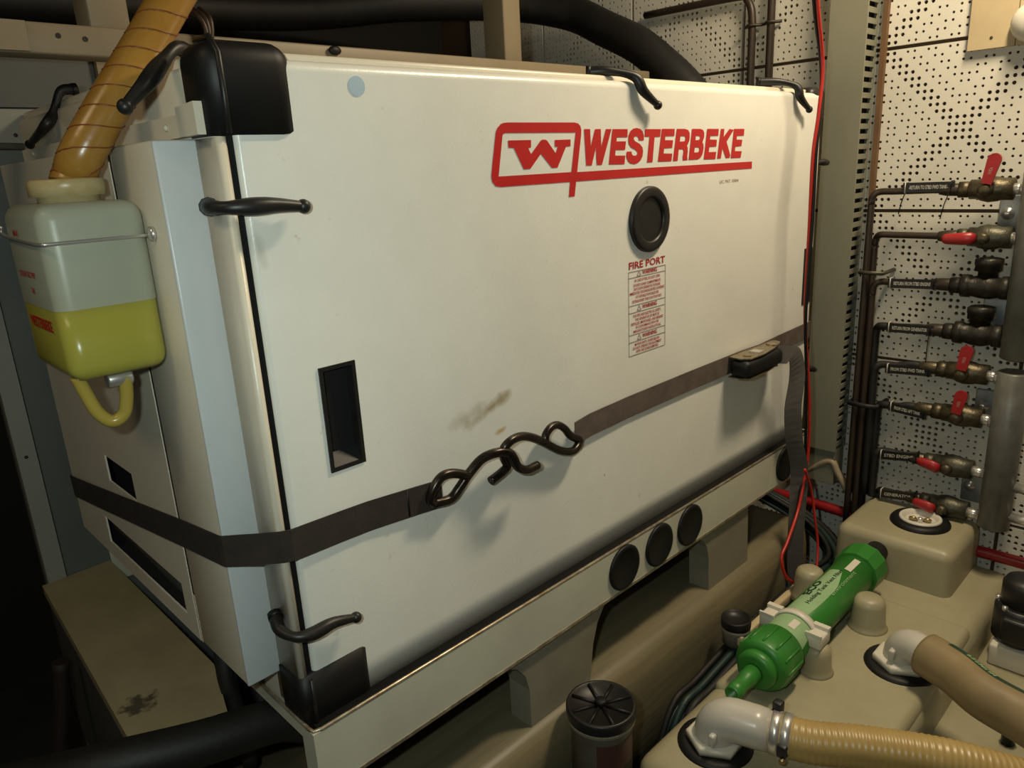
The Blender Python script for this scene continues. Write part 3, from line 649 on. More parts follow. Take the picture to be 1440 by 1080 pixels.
# ratchet buckle
R0 = at(1080, 488, 1, -0.03)
bu = MB()
ha = at(1050, 500, 1, -0.045).x; hb_ = at(1100, 492, 1, -0.045).x
MB().rbox(ha, hb_, -0.050, -0.008, 0.2200, 0.2520, 0.011, 4).build('buckle_handle', RUBBER, s2)
for z in (0.2170, 0.2555):
    L_ = hb_-ha
    pgn = [(ha+0.006, -0.006), (ha+0.002, -0.030), (ha+0.015, -0.046), (ha+0.45*L_, -0.048), (ha+0.8*L_, -0.042), (hb_+0.010, -0.034), (hb_+0.028, -0.026), (hb_+0.032, -0.014), (hb_+0.024, -0.006)]
    sp_o = MB().prism(pgn, 2, z-0.0012, z+0.0012).build('side_plate', ZINC, s2)
    zz_ = 1 if z > 0.24 else -1
    MB().lathe([(0.0125, 0.001*zz_), (0.0125, 0.0035*zz_), (0.007, 0.0055*zz_), (0.0, 0.0055*zz_)], (hb_-0.004, -0.026, z), 'Z', 12, smooth=False).build('ratchet_wheel', ZINC, sp_o)
    MB().lathe([(0.008, 0.001*zz_), (0.008, 0.003*zz_), (0.0, 0.0035*zz_)], (ha+0.030, -0.030, z), 'Z', 12, smooth=False).build('pivot', ZINC, sp_o)
    MB().box(ha+0.055, ha+0.075, -0.040, -0.020, min(z, z+0.004*zz_), max(z, z+0.004*zz_)).build('pawl', STEEL, sp_o)
MB().tube([(hb_-0.004, -0.026, 0.2175), (hb_-0.004, -0.026, 0.2550)], 0.008, 12).build('spindle', ZINC, s2)
tl = [((hb_-0.004, -0.035, 0.237), Z), ((hb_+0.018, -0.048, 0.234), (0.3, 0, 1)), at(1118, 500, 1, -0.055), at(1121, 530, 1, -0.057), at(1115, 575, 1, -0.055), at(1117, 620, 1, -0.055), at(1124, 660, 1, -0.057), at(1121, 720, 1, -0.058), at(1118, 780, 1, -0.058), at(1120, 850, 1, -0.06)]
wd = [None, None, (0.75, -0.2, 0.45), (0.8, -0.5, 0.2), (0.75, -0.6, 0.05), (0.7, -0.7, 0.0), (0.35, -0.75, 0), (0.7, -0.7, 0), (0.75, -0.65, 0), (0.75, -0.6, 0)]
tl = tl[:2] + [(p, w_) for p, w_ in zip(tl[2:], wd[2:])]
cp = cr([p for p, _ in tl], 5); cw = cr([Vector(w_).normalized() for _, w_ in tl], 5)
ribbon(list(zip(cp, cw)), 0.036).build('loose_tail', WEBG, s2)

# ------------------------------------------------------------------ slotted cable duct
dc = thing('cable_duct', 'tall grey slotted cable duct standing against the perforated wall', 'cable duct', (1.39, 0.0, -0.075))
DX0, DY0, DY1, DZ0, DZ1 = 1.360, -0.037, 0.040, -0.070, 1.25
MB().box(DX0, DX0+0.003, DY0, DY1, DZ0, DZ1).build('cover', DUCT, dc)
m = MB(); m.box(DX0+0.003, DX0+0.006, DY0, DY0+0.003, DZ0, DZ1); m.box(1.413, XW-0.0005, DY0, DY0+0.003, DZ0, DZ1)
m.box(XW-0.003, XW-0.0005, DY0+0.003, DY1, DZ0, DZ1); m.box(DX0+0.003, XW-0.003, DY1-0.003, DY1, DZ0, DZ1)
m.box(DX0+0.003, XW-0.003, DY0+0.003, DY1-0.003, DZ0, DZ0+0.003)
m.build('channel', DUCT, dc)
pitch = 0.0205
sm_ = None
for i in range(64):
    z = DZ0+0.012+i*pitch
    if z+0.012 > DZ1: break
    if sm_ is None:
        sl = MB().prism([(1.366, z), (1.413, z), (1.413, z+0.0108), (1.366, z+0.0108)], 1, DY0, DY0+0.003).build('slat', DUCT, dc); sm_ = sl
    else:
        sl = bpy.data.objects.new('slat', sm_.data); col.objects.link(sl); sl.parent = dc; sl.location = (0, 0, i*pitch)
MB().box(DX0+0.012, XW-0.006, DY0+0.008, DY1-0.008, DZ0+0.004, DZ1).build('dark_core', VOID, dc)  # black block painting the shade inside the duct, no cables modelled
br = MB().box(DX0+0.006, XW-0.004, DY0+0.002, DY1, -0.155, DZ0).build('end_bracket', DUCT, dc)
p = at(1161, 625, 0, DX0+0.0055); MB().box(DX0+0.005, DX0+0.0065, p.y-0.006, p.y+0.006, p.z-0.008, p.z+0.010).build('slot', VOID, br)
pth = cr([(1.375, 0.045, -0.150), at(1166, 648, 0, 1.37), at(1178, 665, 0, 1.372), at(1192, 690, 0, 1.375), at(1206, 710, 0, 1.378), (1.38, -0.095, -0.24), (1.38, -0.11, -0.33)], 6)
tag(MB().tube(pth, 0.0085, 10).build('grey_cable', BEIGE), 'beige sheathed cable drooping from the foot of the cable duct', 'cable')

# ------------------------------------------------------------------ conduits on the wall behind
for px, nm in ((1057, 'dark conduit pipe with a bent top clipped to the perforated wall'), (1083, 'straight dark conduit pipe clipped to the wall beside the duct')):
    p = at(px, 60, 0, 1.405)
    t_ = thing('conduit_pipe', nm, 'pipe', (1.405, p.y, 0.35))
    if px == 1057: pth = [(1.405, p.y, 0.35), (1.405, p.y, 0.90)] + cr([(1.405, p.y, 0.91), (1.405, p.y+0.004, 0.94), (1.405, p.y+0.016, 0.962), (1.405, p.y+0.04, 0.972), (1.405, p.y+0.30, 0.975)], 6)
    else: pth = [(1.405, p.y, 0.35), (1.405, p.y, 1.55)]
    MB().tube(pth, 0.0088, 12).build('tube', COPPER, t_)
    zc = at(px, 37 if px == 1057 else 32, 0, 1.41).z
    c_ = MB(); c_.tube([(1.413, p.y-0.022, zc), (1.410, p.y-0.012, zc), (1.3945, p.y-0.006, zc), (1.3945, p.y+0.006, zc), (1.410, p.y+0.012, zc), (1.413, p.y+0.022, zc)], 0.0035, 8)
    c_.build('pipe_clip', COPPER, t_)

# big black exhaust hose
ep = resample(cr([(-0.9, 1.25, 1.0), (0.0, 1.22, 1.0), (0.70, 1.15, 1.02), (1.0, 1.02, 1.045), (1.25, 0.88, 1.045), at(800, 18, 0, 1.335), at(850, 40, 0, 1.345), at(895, 62, 0, 1.345), at(925, 85, 0, 1.345), at(960, 118, 0, 1.345), (1.345, 0.345, 0.74), (1.345, 0.30, 0.62), (1.345, 0.28, 0.40)], 10), 0.008)
tag(MB().tube(ep, [0.043+0.0007*(i % 2) for i in range(len(ep))], 24).build('exhaust_hose', HOSEB), 'large black exhaust hose arching down behind the enclosure', 'hose')

# ------------------------------------------------------------------ red and black wire pair
pts = [at(1148, -120, 1, -0.06), at(1150, 0, 1, -0.06), at(1157, 90, 1, -0.06), at(1151, 160, 1, -0.062), at(1143, 220, 1, -0.06), at(1138, 320, 1, -0.058), at(1132, 440, 1, -0.055), at(1136, 520, 1, -0.06), at(1138, 570, 1, -0.064), at(1136, 640, 1, -0.066), at(1124, 710, 1, -0.07), at(1108, 760, 1, -0.085), at(1099, 785, 1, -0.09), at(1106, 812, 1, -0.10), at(1124, 822, 1, -0.11)]
rp_ = cr(pts, 8)
tag(MB().tube(rp_, 0.0034, 8).build('red_wire', REDW), 'red wire hanging down the right end of the enclosure and looping below', 'wire')
bl_ = []
for i, p in enumerate(rp_[:84]):
    a = i*0.10; bl_.append(p - rt*(0.0062*math.cos(a)) + fw*(0.0068*math.sin(a)+0.001))
tag(MB().tube(bl_, 0.0032, 8).build('black_wire', RUBBER), 'black wire twisted around the hanging red wire', 'wire')
pts = [at(1132, 660, 1, -0.075), at(1141, 690, 1, -0.075), at(1146, 730, 1, -0.085), at(1150, 765, 1, -0.095), at(1148, 800, 1, -0.105), at(1142, 830, 1, -0.115)]
tag(MB().tube(cr(pts, 8), 0.0028, 8).build('red_wire', REDW), 'short bright red wire branching off down to the cream tank', 'wire')

# ------------------------------------------------------------------ fuel manifold on the right wall
LX = 1.368                       # plane of the small lines
MY, MR = -0.376, 0.029           # manifold axis and radius
for nm, z0, z1, lab in (('manifold_pipe', 0.212, 0.66, 'thick grey fuel manifold pipe, the upper length with its open foot'), ('manifold_pipe', -0.148, 0.186, 'thick grey fuel manifold pipe, the lower length reaching down behind the tank')):
    t_ = thing(nm, lab, 'pipe', (1.345, MY, z0))
    MB().lathe([(MR-0.003, z0), (MR, z0+0.002), (MR, z1-0.002), (MR-0.003, z1)], (1.345, MY, 0), 'Z', 28).build('pipe_body', GALV, t_)
    zs_ = (0.532, 0.441, 0.343, 0.246) if z0 > 0 else (0.163, 0.070, -0.043, -0.138)
    for z in zs_:
        MB().lathe([(0.0095, 0), (0.0095, 0.016)], (LX-0.010, MY+MR+0.006, z), (Vector((1,0,0)), Vector((0,0,1)), Vector((0,-1,0))), 14).build('stub', STEEL if z not in (0.343, 0.246) else GOLD, t_)
    if z0 < 0:
        for z in (-0.052, -0.118): MB().lathe([(0.0095, 0), (0.0095, 0.06)], (1.345, MY-MR+0.004, z), (Vector((1,0,0)), Vector((0,0,1)), Vector((0,-1,0))), 14).build('stub', STEEL, t_)
    for px, py in (((1418, 300), (1394, 442)) if z0 > 0 else ((1383, 570), (1364, 682))):
        p = at(px, py, 0, 1.415)
        bp_ = MB().rbox(1.411, 1.4195, p.y-0.055, p.y+0.016, p.z-0.036, p.z+0.036, 0.003, 2).build('mounting_plate', PLATE, t_)
        MB().lathe([(0.012, 0), (0.012, -0.002), (0.007, -0.002), (0.007, -0.006), (0.0, -0.006)], (1.411, p.y, p.z), 'X', 12).build('bolt', STEEL, bp_)
        MB().box(1.373, 1.411, MY-0.012, MY+0.012, p.z-0.012, p.z+0.012).build('standoff', GALV, bp_)
YD = (Vector((1,0,0)), Vector((0,0,1)), Vector((0,-1,0)))   # lathe axis running along -Y
VK = 1.38
def vk(P): return [(r*VK, h*VK) for r, h in P]
def fuel_row(i, z, zl, tagpx, words, kind, hand, lab):
    """one line out of the riser bundle, its tag, fittings and valve; z at the valve, zl at the bundle"""
    yv = at(hand[0], hand[1], 0, LX).y      # valve stem position
    y0 = -0.073 - 0.0088*i; xo = LX + (0.010 if i % 2 else -0.004)
    ya = yv + (0.030 if kind == 'check' else 0.024)*VK + 0.036*VK
    bend = 0.016
    ln = cr([(xo, y0, -0.30 if i < 4 else -0.157), (xo, y0, zl-0.10 if i < 7 else -0.152), (xo, y0, zl-bend*1.6), (xo, y0-0.004, zl-bend*0.4), (LX, y0-bend, zl), (LX, y0-bend-0.03, zl+(z-zl)*0.2), (LX, ya+0.02, z), (LX, ya, z)], 6)
    tag(MB().tube(ln, 0.0070 if i < 3 else 0.0084, 10).build('fuel_line', COPPER if i < 3 else HOSEB), lab[0], 'pipe')
    # valve
    v = thing('check_valve' if kind == 'check' else 'ball_valve', lab[1], 'valve', (LX, yv, z-0.02))
    body_m = {'check': IRON, 'up': BRASS, 'side': BRASSG}[kind]
    MB().lathe(vk([(0.0062, 0), (0.0075, 0.001), (0.0095, 0.010), (0.0100, 0.024), (0.0085, 0.028)]), (LX, yv+(0.030 if kind == 'check' else 0.024)*VK+0.013*VK+0.026*VK, z), YD, 6).build('flare_nut', COPPER if i < 4 else BRASS, v)
    MB().lathe(vk([(0.0085, 0.0), (0.0125, 0.0), (0.0125, 0.012), (0.010, 0.014)]), (LX, yv+(0.030 if kind == 'check' else 0.024)*VK+0.013*VK, z), YD, 6).build('hex_coupling', body_m, v)
    if kind == 'check':
        MB().lathe(vk([(0.010, 0), (0.0165, 0.002), (0.0165, 0.012), (0.014, 0.014), (0.017, 0.026), (0.0175, 0.038), (0.014, 0.050), (0.0165, 0.052), (0.0165, 0.064), (0.010, 0.066)]), (LX, yv+0.030*VK, z), YD, 16).build('valve_body', body_m, v)
        MB().lathe(vk([(0.013, 0.0), (0.013, 0.022), (0.0175, 0.023), (0.0175, 0.031), (0.0185, 0.032), (0.0185, 0.040), (0.012, 0.042), (0.0, 0.042)]), (LX, yv-0.004, z), 'Z', 6).build('bonnet', body_m, v)
        e = yv+0.030*VK-0.066*VK
    else:
        MB().lathe(vk([(0.010, 0), (0.0135, 0.001), (0.0135, 0.011), (0.0155, 0.014), (0.0180, 0.024), (0.0165, 0.036), (0.0150, 0.040), (0.0150, 0.054), (0.010, 0.055)]), (LX, yv+0.024*VK, z), YD, 16).build('valve_body', body_m, v)
        e = yv+0.024*VK-0.055*VK
        if kind == 'up':
            MB().lathe(vk([(0.010, -0.017), (0.010, -0.022), (0.006, -0.026), (0.0, -0.026)]), (LX, yv, z), 'X', 12).build('stem_nut', BRASS, v)
            tip = at(hand[2], hand[3], 0, LX-0.034)
            base = Vector((LX-0.034, yv, z))
            d = (tip-base); L = d.length; d.normalize()
            u = d.cross(Vector((1, 0, 0))).normalized()
            hm = MB(); a0, a1 = base+d*0.012, tip
            ring = []
            wdt = 0.0118
            hb = [a0-u*wdt*0.75, a0+u*wdt*0.75] + [a1-d*0.008+u*wdt]
            hb += [a1 - d*0.008 + (u*math.cos(t)+d*math.sin(t))*wdt for t in [PI*k/6 for k in range(1, 6)]] + [a1-d*0.008-u*wdt]
            n_ = len(hb); vs = [p+Vector((-0.003, 0, 0)) for p in hb]+[p+Vector((0.003, 0, 0)) for p in hb]
            fs = [tuple(range(n_)), tuple(range(2*n_-1, n_-1, -1))]+[(k, k+n_, (k+1) % n_+n_, (k+1) % n_) for k in range(n_)]
            hm.add(vs, fs); ho = hm.build('lever_handle', HRED, v)
            pm = a0.lerp(a1, 0.45)
            text('WEA', lambda uu, vv, pm=pm, d=d, u=u: pm + Vector((-0.0034, 0, 0)) + d*(uu-0.006) + u*(vv-0.003), 0.013, 0.006, 0.0).build('cast_mark', mat('faded_mark', (0.5, 0.3, 0.25), 0.5), ho)
        else:
            MB().lathe(vk([(0.008, -0.015), (0.008, -0.024), (0.005, -0.027), (0.0, -0.027)]), (LX, yv, z), 'X', 12).build('stem_nut', BRASS, v)
            tip = at(hand[2], hand[3], 0, LX-0.032)
            hm = MB().tube([(LX-0.028, yv+0.014, z), (LX-0.032, yv+0.020, z), (LX-0.032, (yv+tip.y)/2, (z+tip.z)/2), (LX-0.031, tip.y-0.006, tip.z), (LX-0.031, tip.y, tip.z)], [0.0090, 0.0120, 0.0118, 0.0100, 0.005], 10, ex=0.6, up=(0, 0, 1))
            hm.build('lever_handle', HRED, v)
    MB().lathe([(0.0110, 0), (0.0110, max(0.004, e-(MY+MR)+0.004))], (LX-0.004, e+0.004, z), YD, 14).build('nipple', GOLD if kind == 'check' else STEEL, v)
    # engraved tag
    if words:
        pa = at(tagpx[0], tagpx[1], 0, LX-0.009); pb = at(tagpx[2], tagpx[3], 0, LX-0.009)
        tg = thing('name_tag', lab[2], 'tag', (LX-0.009, (pa.y+pb.y)/2, min(pa.z, pb.z)-0.01))
        h = 0.0165
        slope = (pb.z-pa.z)/(pa.y-pb.y); Lg = pa.y-pb.y
        f = lambda uu, vv, x=LX-0.0106: (x, pa.y-uu, pa.z+slope*uu+vv)
        vs = [f(0, -h/2-.003), f(Lg, -h/2-.003), f(Lg, h/2), f(0, h/2)]
        m = MB().add(vs+[(x+0.0016, y, zq) for x, y, zq in vs], [(0, 1, 2, 3), (7, 6, 5, 4), (0, 4, 5, 1), (1, 5, 6, 2), (2, 6, 7, 3), (3, 7, 4, 0)])
        pl = m.build('plate', TAGM, tg)
        text(words, lambda uu, vv: f(uu+0.012, vv-0.0050, LX-0.0112), Lg-0.024, 0.0075, 0.015).build('lettering', TAGT, pl)
        for uu in (0.005, Lg-0.006):
            pc = Vector(f(uu, 0))
            MB().tube([pc+Vector((-0.0015, 0, h/2+0.001)), pc+Vector((-0.002, 0, 0)), pc+Vector((-0.0015, 0, -h/2-0.004)), pc+Vector((0.010, 0, -h/2-0.006)), pc+Vector((0.017, 0, -h/2)), pc+Vector((0.016, 0, h/2+0.001)), pc+Vector((-0.0015, 0, h/2+0.001))], 0.0011, 6).build('cable_tie', TAGT if uu < 0.02 else RUBBER, tg)
        if i in (0, 3):
            for uu, dx, dz in ((0.006, 0.012, -0.045), (Lg-0.008, 0.014, -0.055)) if i == 0 else ((Lg-0.008, 0.002, -0.075),):
                pc = Vector(f(uu, -0.010)); MB().tube([pc, pc+Vector((0.002, dx*0.6, dz*0.5)), pc+Vector((0.006, dx, dz))], 0.0011, 6).build('tie_tail', RUBBER, tg)
W = lambda a, b, c: (a, b, c)
rows = [
 (0.532, 0.530, (1270, 263, 1343, 261), '-RETURN TO STBD FWD TANK-', 'up', (1391, 267, 1401, 218), W('brown fuel line bending off to the valve tagged RETURN TO STBD FWD TANK', 'brass ball valve with an upright red lever beside the tag RETURN TO STBD FWD TANK', 'black engraved tag reading RETURN TO STBD FWD TANK on a fuel line')),
 (0.441, 0.441, None, None, 'side', (1388, 334, 1324, 336), W('brown untagged fuel line leading to a valve with a level red lever', 'brass ball valve on the untagged line, red lever lying along the pipe', '')),
 (0.344, 0.341, (1249, 397, 1318, 399), 'RETURN FROM STBD ENGINE', 'check', (1384, 402), W('brown fuel line running to the check valve tagged RETURN FROM STBD ENGINE', 'dark bronze check valve on the line tagged RETURN FROM STBD ENGINE', 'black engraved tag reading RETURN FROM STBD ENGINE on a fuel line')),
 (0.248, 0.244, (1247, 459, 1313, 464), 'RETURN FROM GENERATOR', 'check', (1373, 467), W('brown fuel line running to the check valve tagged RETURN FROM GENERATOR', 'dark bronze check valve on the line tagged RETURN FROM GENERATOR', 'black engraved tag reading RETURN FROM GENERATOR on a fuel line')),
 (0.166, 0.158, (1245, 517, 1310, 522), 'FROM STBD FWD TANK', 'up', (1357, 522, 1361, 489), W('black fuel hose curving to the valve tagged FROM STBD FWD TANK', 'brass ball valve with an upright red lever on the line tagged FROM STBD FWD TANK', 'black engraved tag reading FROM STBD FWD TANK on a fuel hose')),
 (0.073, 0.066, (1250, 570, 1303, 583), 'FROM STBD AFT TANK', 'up', (1349, 585, 1353, 552), W('black fuel hose curving to the valve tagged FROM STBD AFT TANK', 'brass ball valve with an upright red lever on the line tagged FROM STBD AFT TANK', 'black engraved tag reading FROM STBD AFT TANK on a fuel hose')),
 (-0.043, -0.043, (1236, 638, 1293, 643), 'STBD ENGINE', 'side', (1337, 652, 1289, 648), W('black fuel hose running to the valve tagged STBD ENGINE', 'ball valve with its red lever lying down below the tag STBD ENGINE', 'black engraved tag reading STBD ENGINE on a fuel hose')),
 (-0.138, -0.140, (1236, 692, 1290, 699), 'GENERATOR', 'side', (1330, 712, 1283, 705), W('black fuel hose running to the valve tagged GENERATOR just above the tank', 'ball valve with a dull red lever just above the cream tank', 'black engraved tag reading GENERATOR just above the cream tank')),
]
for i, r in enumerate(rows): fuel_row(i, *r)
p = at(1222, 382, 0, LX)
m = MB().box(1.355, 1.412, -0.125, -0.064, p.z-0.006, p.z+0.006); 
tag(MB().tube([(1.419, -0.062, p.z), (1.386, -0.0635, p.z), (1.350, -0.066, p.z), (1.350, -0.085, p.z), (1.352, -0.112, p.z), (1.419, -0.112, p.z)], 0.0045, 8).build('bundle_clamp', BRASSG), 'small brass band clamp around the upper part of the fuel line bundle', 'clamp')
p = at(1215, 567, 0, LX)
tag(MB().tube([(1.419, -0.060, p.z), (1.352, -0.064, p.z), (1.350, -0.10, p.z), (1.352, -0.122, p.z), (1.419, -0.122, p.z)], 0.0055, 8).build('bundle_clamp', HOSEB), 'black band clamp around the lower part of the fuel line bundle', 'clamp')
# plywood board and round white fitting high on the wall
bd = MB().box(1.408, XW-0.0004, -0.262, at(1361, 60, 0, 1.41).y, at(1361, 72, 0, 1.41).z, 1.25)
bdo = thing('backing_board', 'tan plywood backing board screwed high on the perforated wall', 'board', (1.414, -0.3, at(1361, 72, 0, 1.41).z))
y_e = at(1361, 60, 0, 1.408).y; y_s = at(1428, 55, 0, 1.408).y; zb = at(1361, 72, 0, 1.408).z
MB().box(1.408, XW-0.0004, y_s+0.0008, y_e, zb, 1.25).build('plank', PLY, bdo)
MB().box(1.408, XW-0.0004, -0.60, y_s-0.0008, zb, 1.25).build('plank', PLY, bdo)
MB().lathe([(0.003, 0), (0.0025, -0.001)], at(1394, 53, 0, 1.408), 'X', 8).build('screw', BRASS, bdo)
tag(MB().lathe([(0.034, 0.0), (0.034, -0.012), (0.028, -0.024), (0.014, -0.031), (0.0, -0.032)], Vector((1.408, at(1452, 30, 0, 1.4).y, at(1452, 30, 0, 1.4).z)), 'X', 24).build('round_fitting', OFFW), 'white round fitting on the plywood backing board', 'fitting')
# red hose low along the wall
p = at(1160, 712, 0, 1.38); q = at(1420, 787, 0, 1.38)
tag(MB().tube(cr([(1.38, 0.30, p.z-0.01), (1.38, 0.10, p.z), p, (1.38, -0.15, (p.z+q.z)/2-0.004), q, (1.38, -0.60, q.z), (1.38, -1.5, q.z)], 8), 0.0125, 12).build('red_hose', REDH), 'red hose running low along the perforated wall behind the tank', 'hose')
p = at(1430, 800, 0, 1.395)
# ------------------------------------------------------------------ holding tank
tk = thing('holding_tank', 'cream moulded plastic holding tank with a raised block and round port', 'tank', (0.88, -0.30, -0.58))
TZ = -0.252
t = MB(); t.rbox(0.435, 1.395, -0.418, -0.128, -0.58, TZ-0.008, 0.030, 5)
tb = t.build('tank_body', TANK, tk)
MB().rbox(0.66, 1.115, -0.412, -0.132, TZ-0.06, TZ, 0.016, 4).build('raised_deck', TANK, tk)
MB().rbox(0.45, 1.395, -1.05, -0.40, -0.58, -0.345, 0.030, 5).build('lower_deck', TANK, tk)
B1 = at(1085, 864, 2, -0.186); B2 = at(1150, 893, 2, -0.182)
hb = MB(); hb.rbox(1.190, 1.402, -0.350, -0.112, TZ-0.05, -0.163, 0.022, 5, taper=0.035)
hbo = hb.build('raised_block', TANK, tk)
pc = Vector((1.306, -0.250, -0.163))
MB().lathe([(0.0395, 0.0), (0.0395, 0.010), (0.046, 0.0115), (0.055, 0.0085), (0.059, 0.003), (0.0595, -0.002)], pc, 'Z', 40, cap=False).build('rubber_ring', RUBBER, hbo)
pcap = MB().lathe([(0.0415, 0.008), (0.0415, 0.0125), (0.039, 0.0145), (0.0345, 0.0140), (0.0325, 0.0045), (0.031, 0.0015), (0.0, 0.0015)], pc, 'Z', 40, cap=False).build('port_cap', OFFW, hbo)
MB().lathe([(0.0065, 0.0015), (0.0065, 0.008), (0.004, 0.011), (0.0, 0.0115)], pc, 'Z', 10).build('bolt', STEEL, hbo)
for s_ in (-1, 1): MB().tube([pc+Vector((0.003*s_, -0.005*s_, 0.005)), pc+Vector((0.004*s_, -0.012*s_, 0.008)), pc+Vector((0.005*s_, -0.021*s_, 0.007))], [0.003, 0.005, 0.003], 8).build('wing', GOLD, hbo)
for x, y, r, h in ((1.022, -0.138, 0.030, 0.062), (0.992, -0.266, 0.031, 0.064), (B1.x, B1.y, 0.024, B1.z-0.016-TZ), (B2.x, B2.y, 0.026, B2.z-0.016-TZ)):
    MB().lathe([(r*1.25, TZ-0.004), (r*1.08, TZ+0.004), (r, TZ+0.012), (r*0.93, TZ+h-0.016), (r*0.82, TZ+h-0.006), (r*0.58, TZ+h-0.001), (0.0, TZ+h)], (x, y, 0), 'Z', 24).build('moulded_lug', TANK, tk)
G1 = Vector((0.545, -0.207, TZ-0.008)); G2 = Vector((0.912, -0.352, TZ))
for g in (G1, G2):
    MB().lathe([(0.030, -0.004), (0.030, 0.006), (0.048, 0.0065), (0.056, 0.004), (0.058, 0.0), (0.058, -0.004)], g, 'Z', 36).build('rubber_grommet', RUBBER, tk)
# ------------------------------------------------------------------ elbows and hoses on the tank
def elbow(G, d, name, lab, m, nutm, k=1.0):
    d = Vector(d).normalized(); v = thing(name, lab, 'pipe fitting', G+Vector((0, 0, 0.0065)))
    up = Vector((0, 0, 1)); c = G+up*0.046
    R = 0.030
    pth = [G+up*0.0066, G+up*0.022] + [G+up*0.022 + d*(R*(1-math.cos(a))) + up*(R*math.sin(a)) for a in [PI/2*k/6 for k in range(1, 7)]] + [G+up*(0.022+R) + d*(R+0.030), G+up*(0.022+R)+d*(R+0.052)]
    MB().tube(pth, [k*q for q in [0.0325, 0.0325]+[0.0325]*6+[0.0320, 0.0300]], 22, up=d).build('elbow_body', m, v)
    MB().lathe([(0.030, 0.0066), (0.045, 0.0066), (0.045, 0.017), (0.042, 0.019), (0.030, 0.019)], G, 'Z', 6).build('hex_flange', nutm, v)
    s = d.cross(up)
    MB().rbox(-0.011, 0.011, -0.002, 0.002, -0.011, 0.011, 0.002, 2)
    pe = G+up*0.036+d*0.004+s*0.031*k
    bm_ = MB().rbox(pe.x-0.011, pe.x+0.011, pe.y-0.006, pe.y+0.004, pe.z-0.010, pe.z+0.010, 0.003, 2); bm_.build('cast_pad', m, v)
    return pth[-1], d
e1, dd1 = elbow(G1, (0.30, -0.95, 0), 'hose_elbow', 'ivory plastic elbow on the near end of the tank, with the ribbed cream hose', OFFW2, OFFW)
hp1 = resample(cr([e1-dd1*0.012, e1+dd1*0.05, (0.625, -0.400, -0.205), (0.680, -0.495, -0.208), (0.745, -0.590, -0.235), (0.86, -0.68, -0.300)], 10), 0.0018)
hs = thing('ribbed_hose', 'ribbed cream hose clamped to the near elbow of the tank', 'hose', hp1[0]-Vector((0, 0, 0.03)))
MB().tube(hp1, [0.0292+0.0011*max(0, math.sin(2*PI*i*0.0018/0.0085)) for i in range(len(hp1))], 22).build('hose_wall', CREAMH, hs)
for o_ in (0.012, 0.027):
    c = e1+dd1*(o_-0.012); cb = MB().lathe([(0.0309, 0.0), (0.0322, 0.0006), (0.0322, 0.0128), (0.0309, 0.0134)], c, (Vector((0,0,1)).cross(dd1)*-1, Vector((0,0,1)), dd1), 28).build('clamp_band', STEEL, hs)
    sN = dd1.cross(Vector((0,0,1)))
    sd = (-sN if o_ < 0.02 else sN)
    if o_ > 0.02: sc = c + Vector((-0.95, -0.30, 0)).normalized()*0.030 + dd1*0.006 + Vector((0, 0, -0.003))
    else: sc = c + dd1*0.004 + Vector((0.018, 0.004, 0.030))
    MB().rbox(sc.x-0.007, sc.x+0.007, sc.y-0.007, sc.y+0.007, sc.z-0.009, sc.z+0.011, 0.002, 2).build('screw_housing', BLACKP, cb)
    if o_ > 0.02: MB().lathe([(0.0045, 0), (0.0045, 0.006), (0, 0.007)], sc+Vector((-0.006, -0.003, -0.010)), (Vector((0.3, -0.95, 0)), Vector((0,0,1)), Vector((-0.95, -0.3, 0))), 8).build('screw', GOLD, cb)
e2, dd2 = elbow(G2, (-0.36, -0.93, 0), 'hose_elbow', 'ivory plastic elbow in the middle of the tank, with the smooth tan hose', OFFW2, OFFW, 0.86)
hp2 = cr([e2-dd2*0.035, e2+dd2*0.02, at(1385, 979, 2, -0.20), at(1440, 1011, 2, -0.20), at(1530, 1065, 2, -0.20)], 10)
h2 = thing('smooth_hose', 'smooth tan hose with a green band of print, on the middle elbow', 'hose', hp2[0]-Vector((0, 0, 0.035)))
hw = MB().tube(hp2, 0.0370, 24).build('hose_wall', TANH, h2)
def hsurf(uu, vv, r=0.0375):
    acc = 0
    for a, b in zip(hp2, hp2[1:]):
        L = (b-a).length
        if acc+L >= uu:
            p = a.lerp(b, (uu-acc)/L); T = (b-a).normalized(); break
        acc += L
    else: p = hp2[-1]; T = (hp2[-1]-hp2[-2]).normalized()
    upv = Vector((0, 0, 1)); s = T.cross(upv).normalized()   # away side
    ang = math.radians(18) - vv/r
    return p + upv*(math.cos(ang)*r) - s*(math.sin(ang)*r)*-1 if False else p + upv*(math.cos(ang)*r) + (-s)*(math.sin(ang)*r)
gb = MB(); vs = []; n_ = 30
for k in range(n_+1):
    uu = 0.03+k*0.0085
    for vv in (-0.006, -0.002, 0.002, 0.006): vs.append(hsurf(uu, vv, 0.0373))
gb.add(vs, [(k*4+j, (k+1)*4+j, (k+1)*4+j+1, k*4+j+1) for k in range(n_) for j in range(3)], True)
gb.build('green_band', GREENB, hw)
text('PREMIUM', lambda a, b: hsurf(0.060+a, b-0.004, 0.0378), 0.055, 0.008, 0.02).build('print', GREENL, hw)
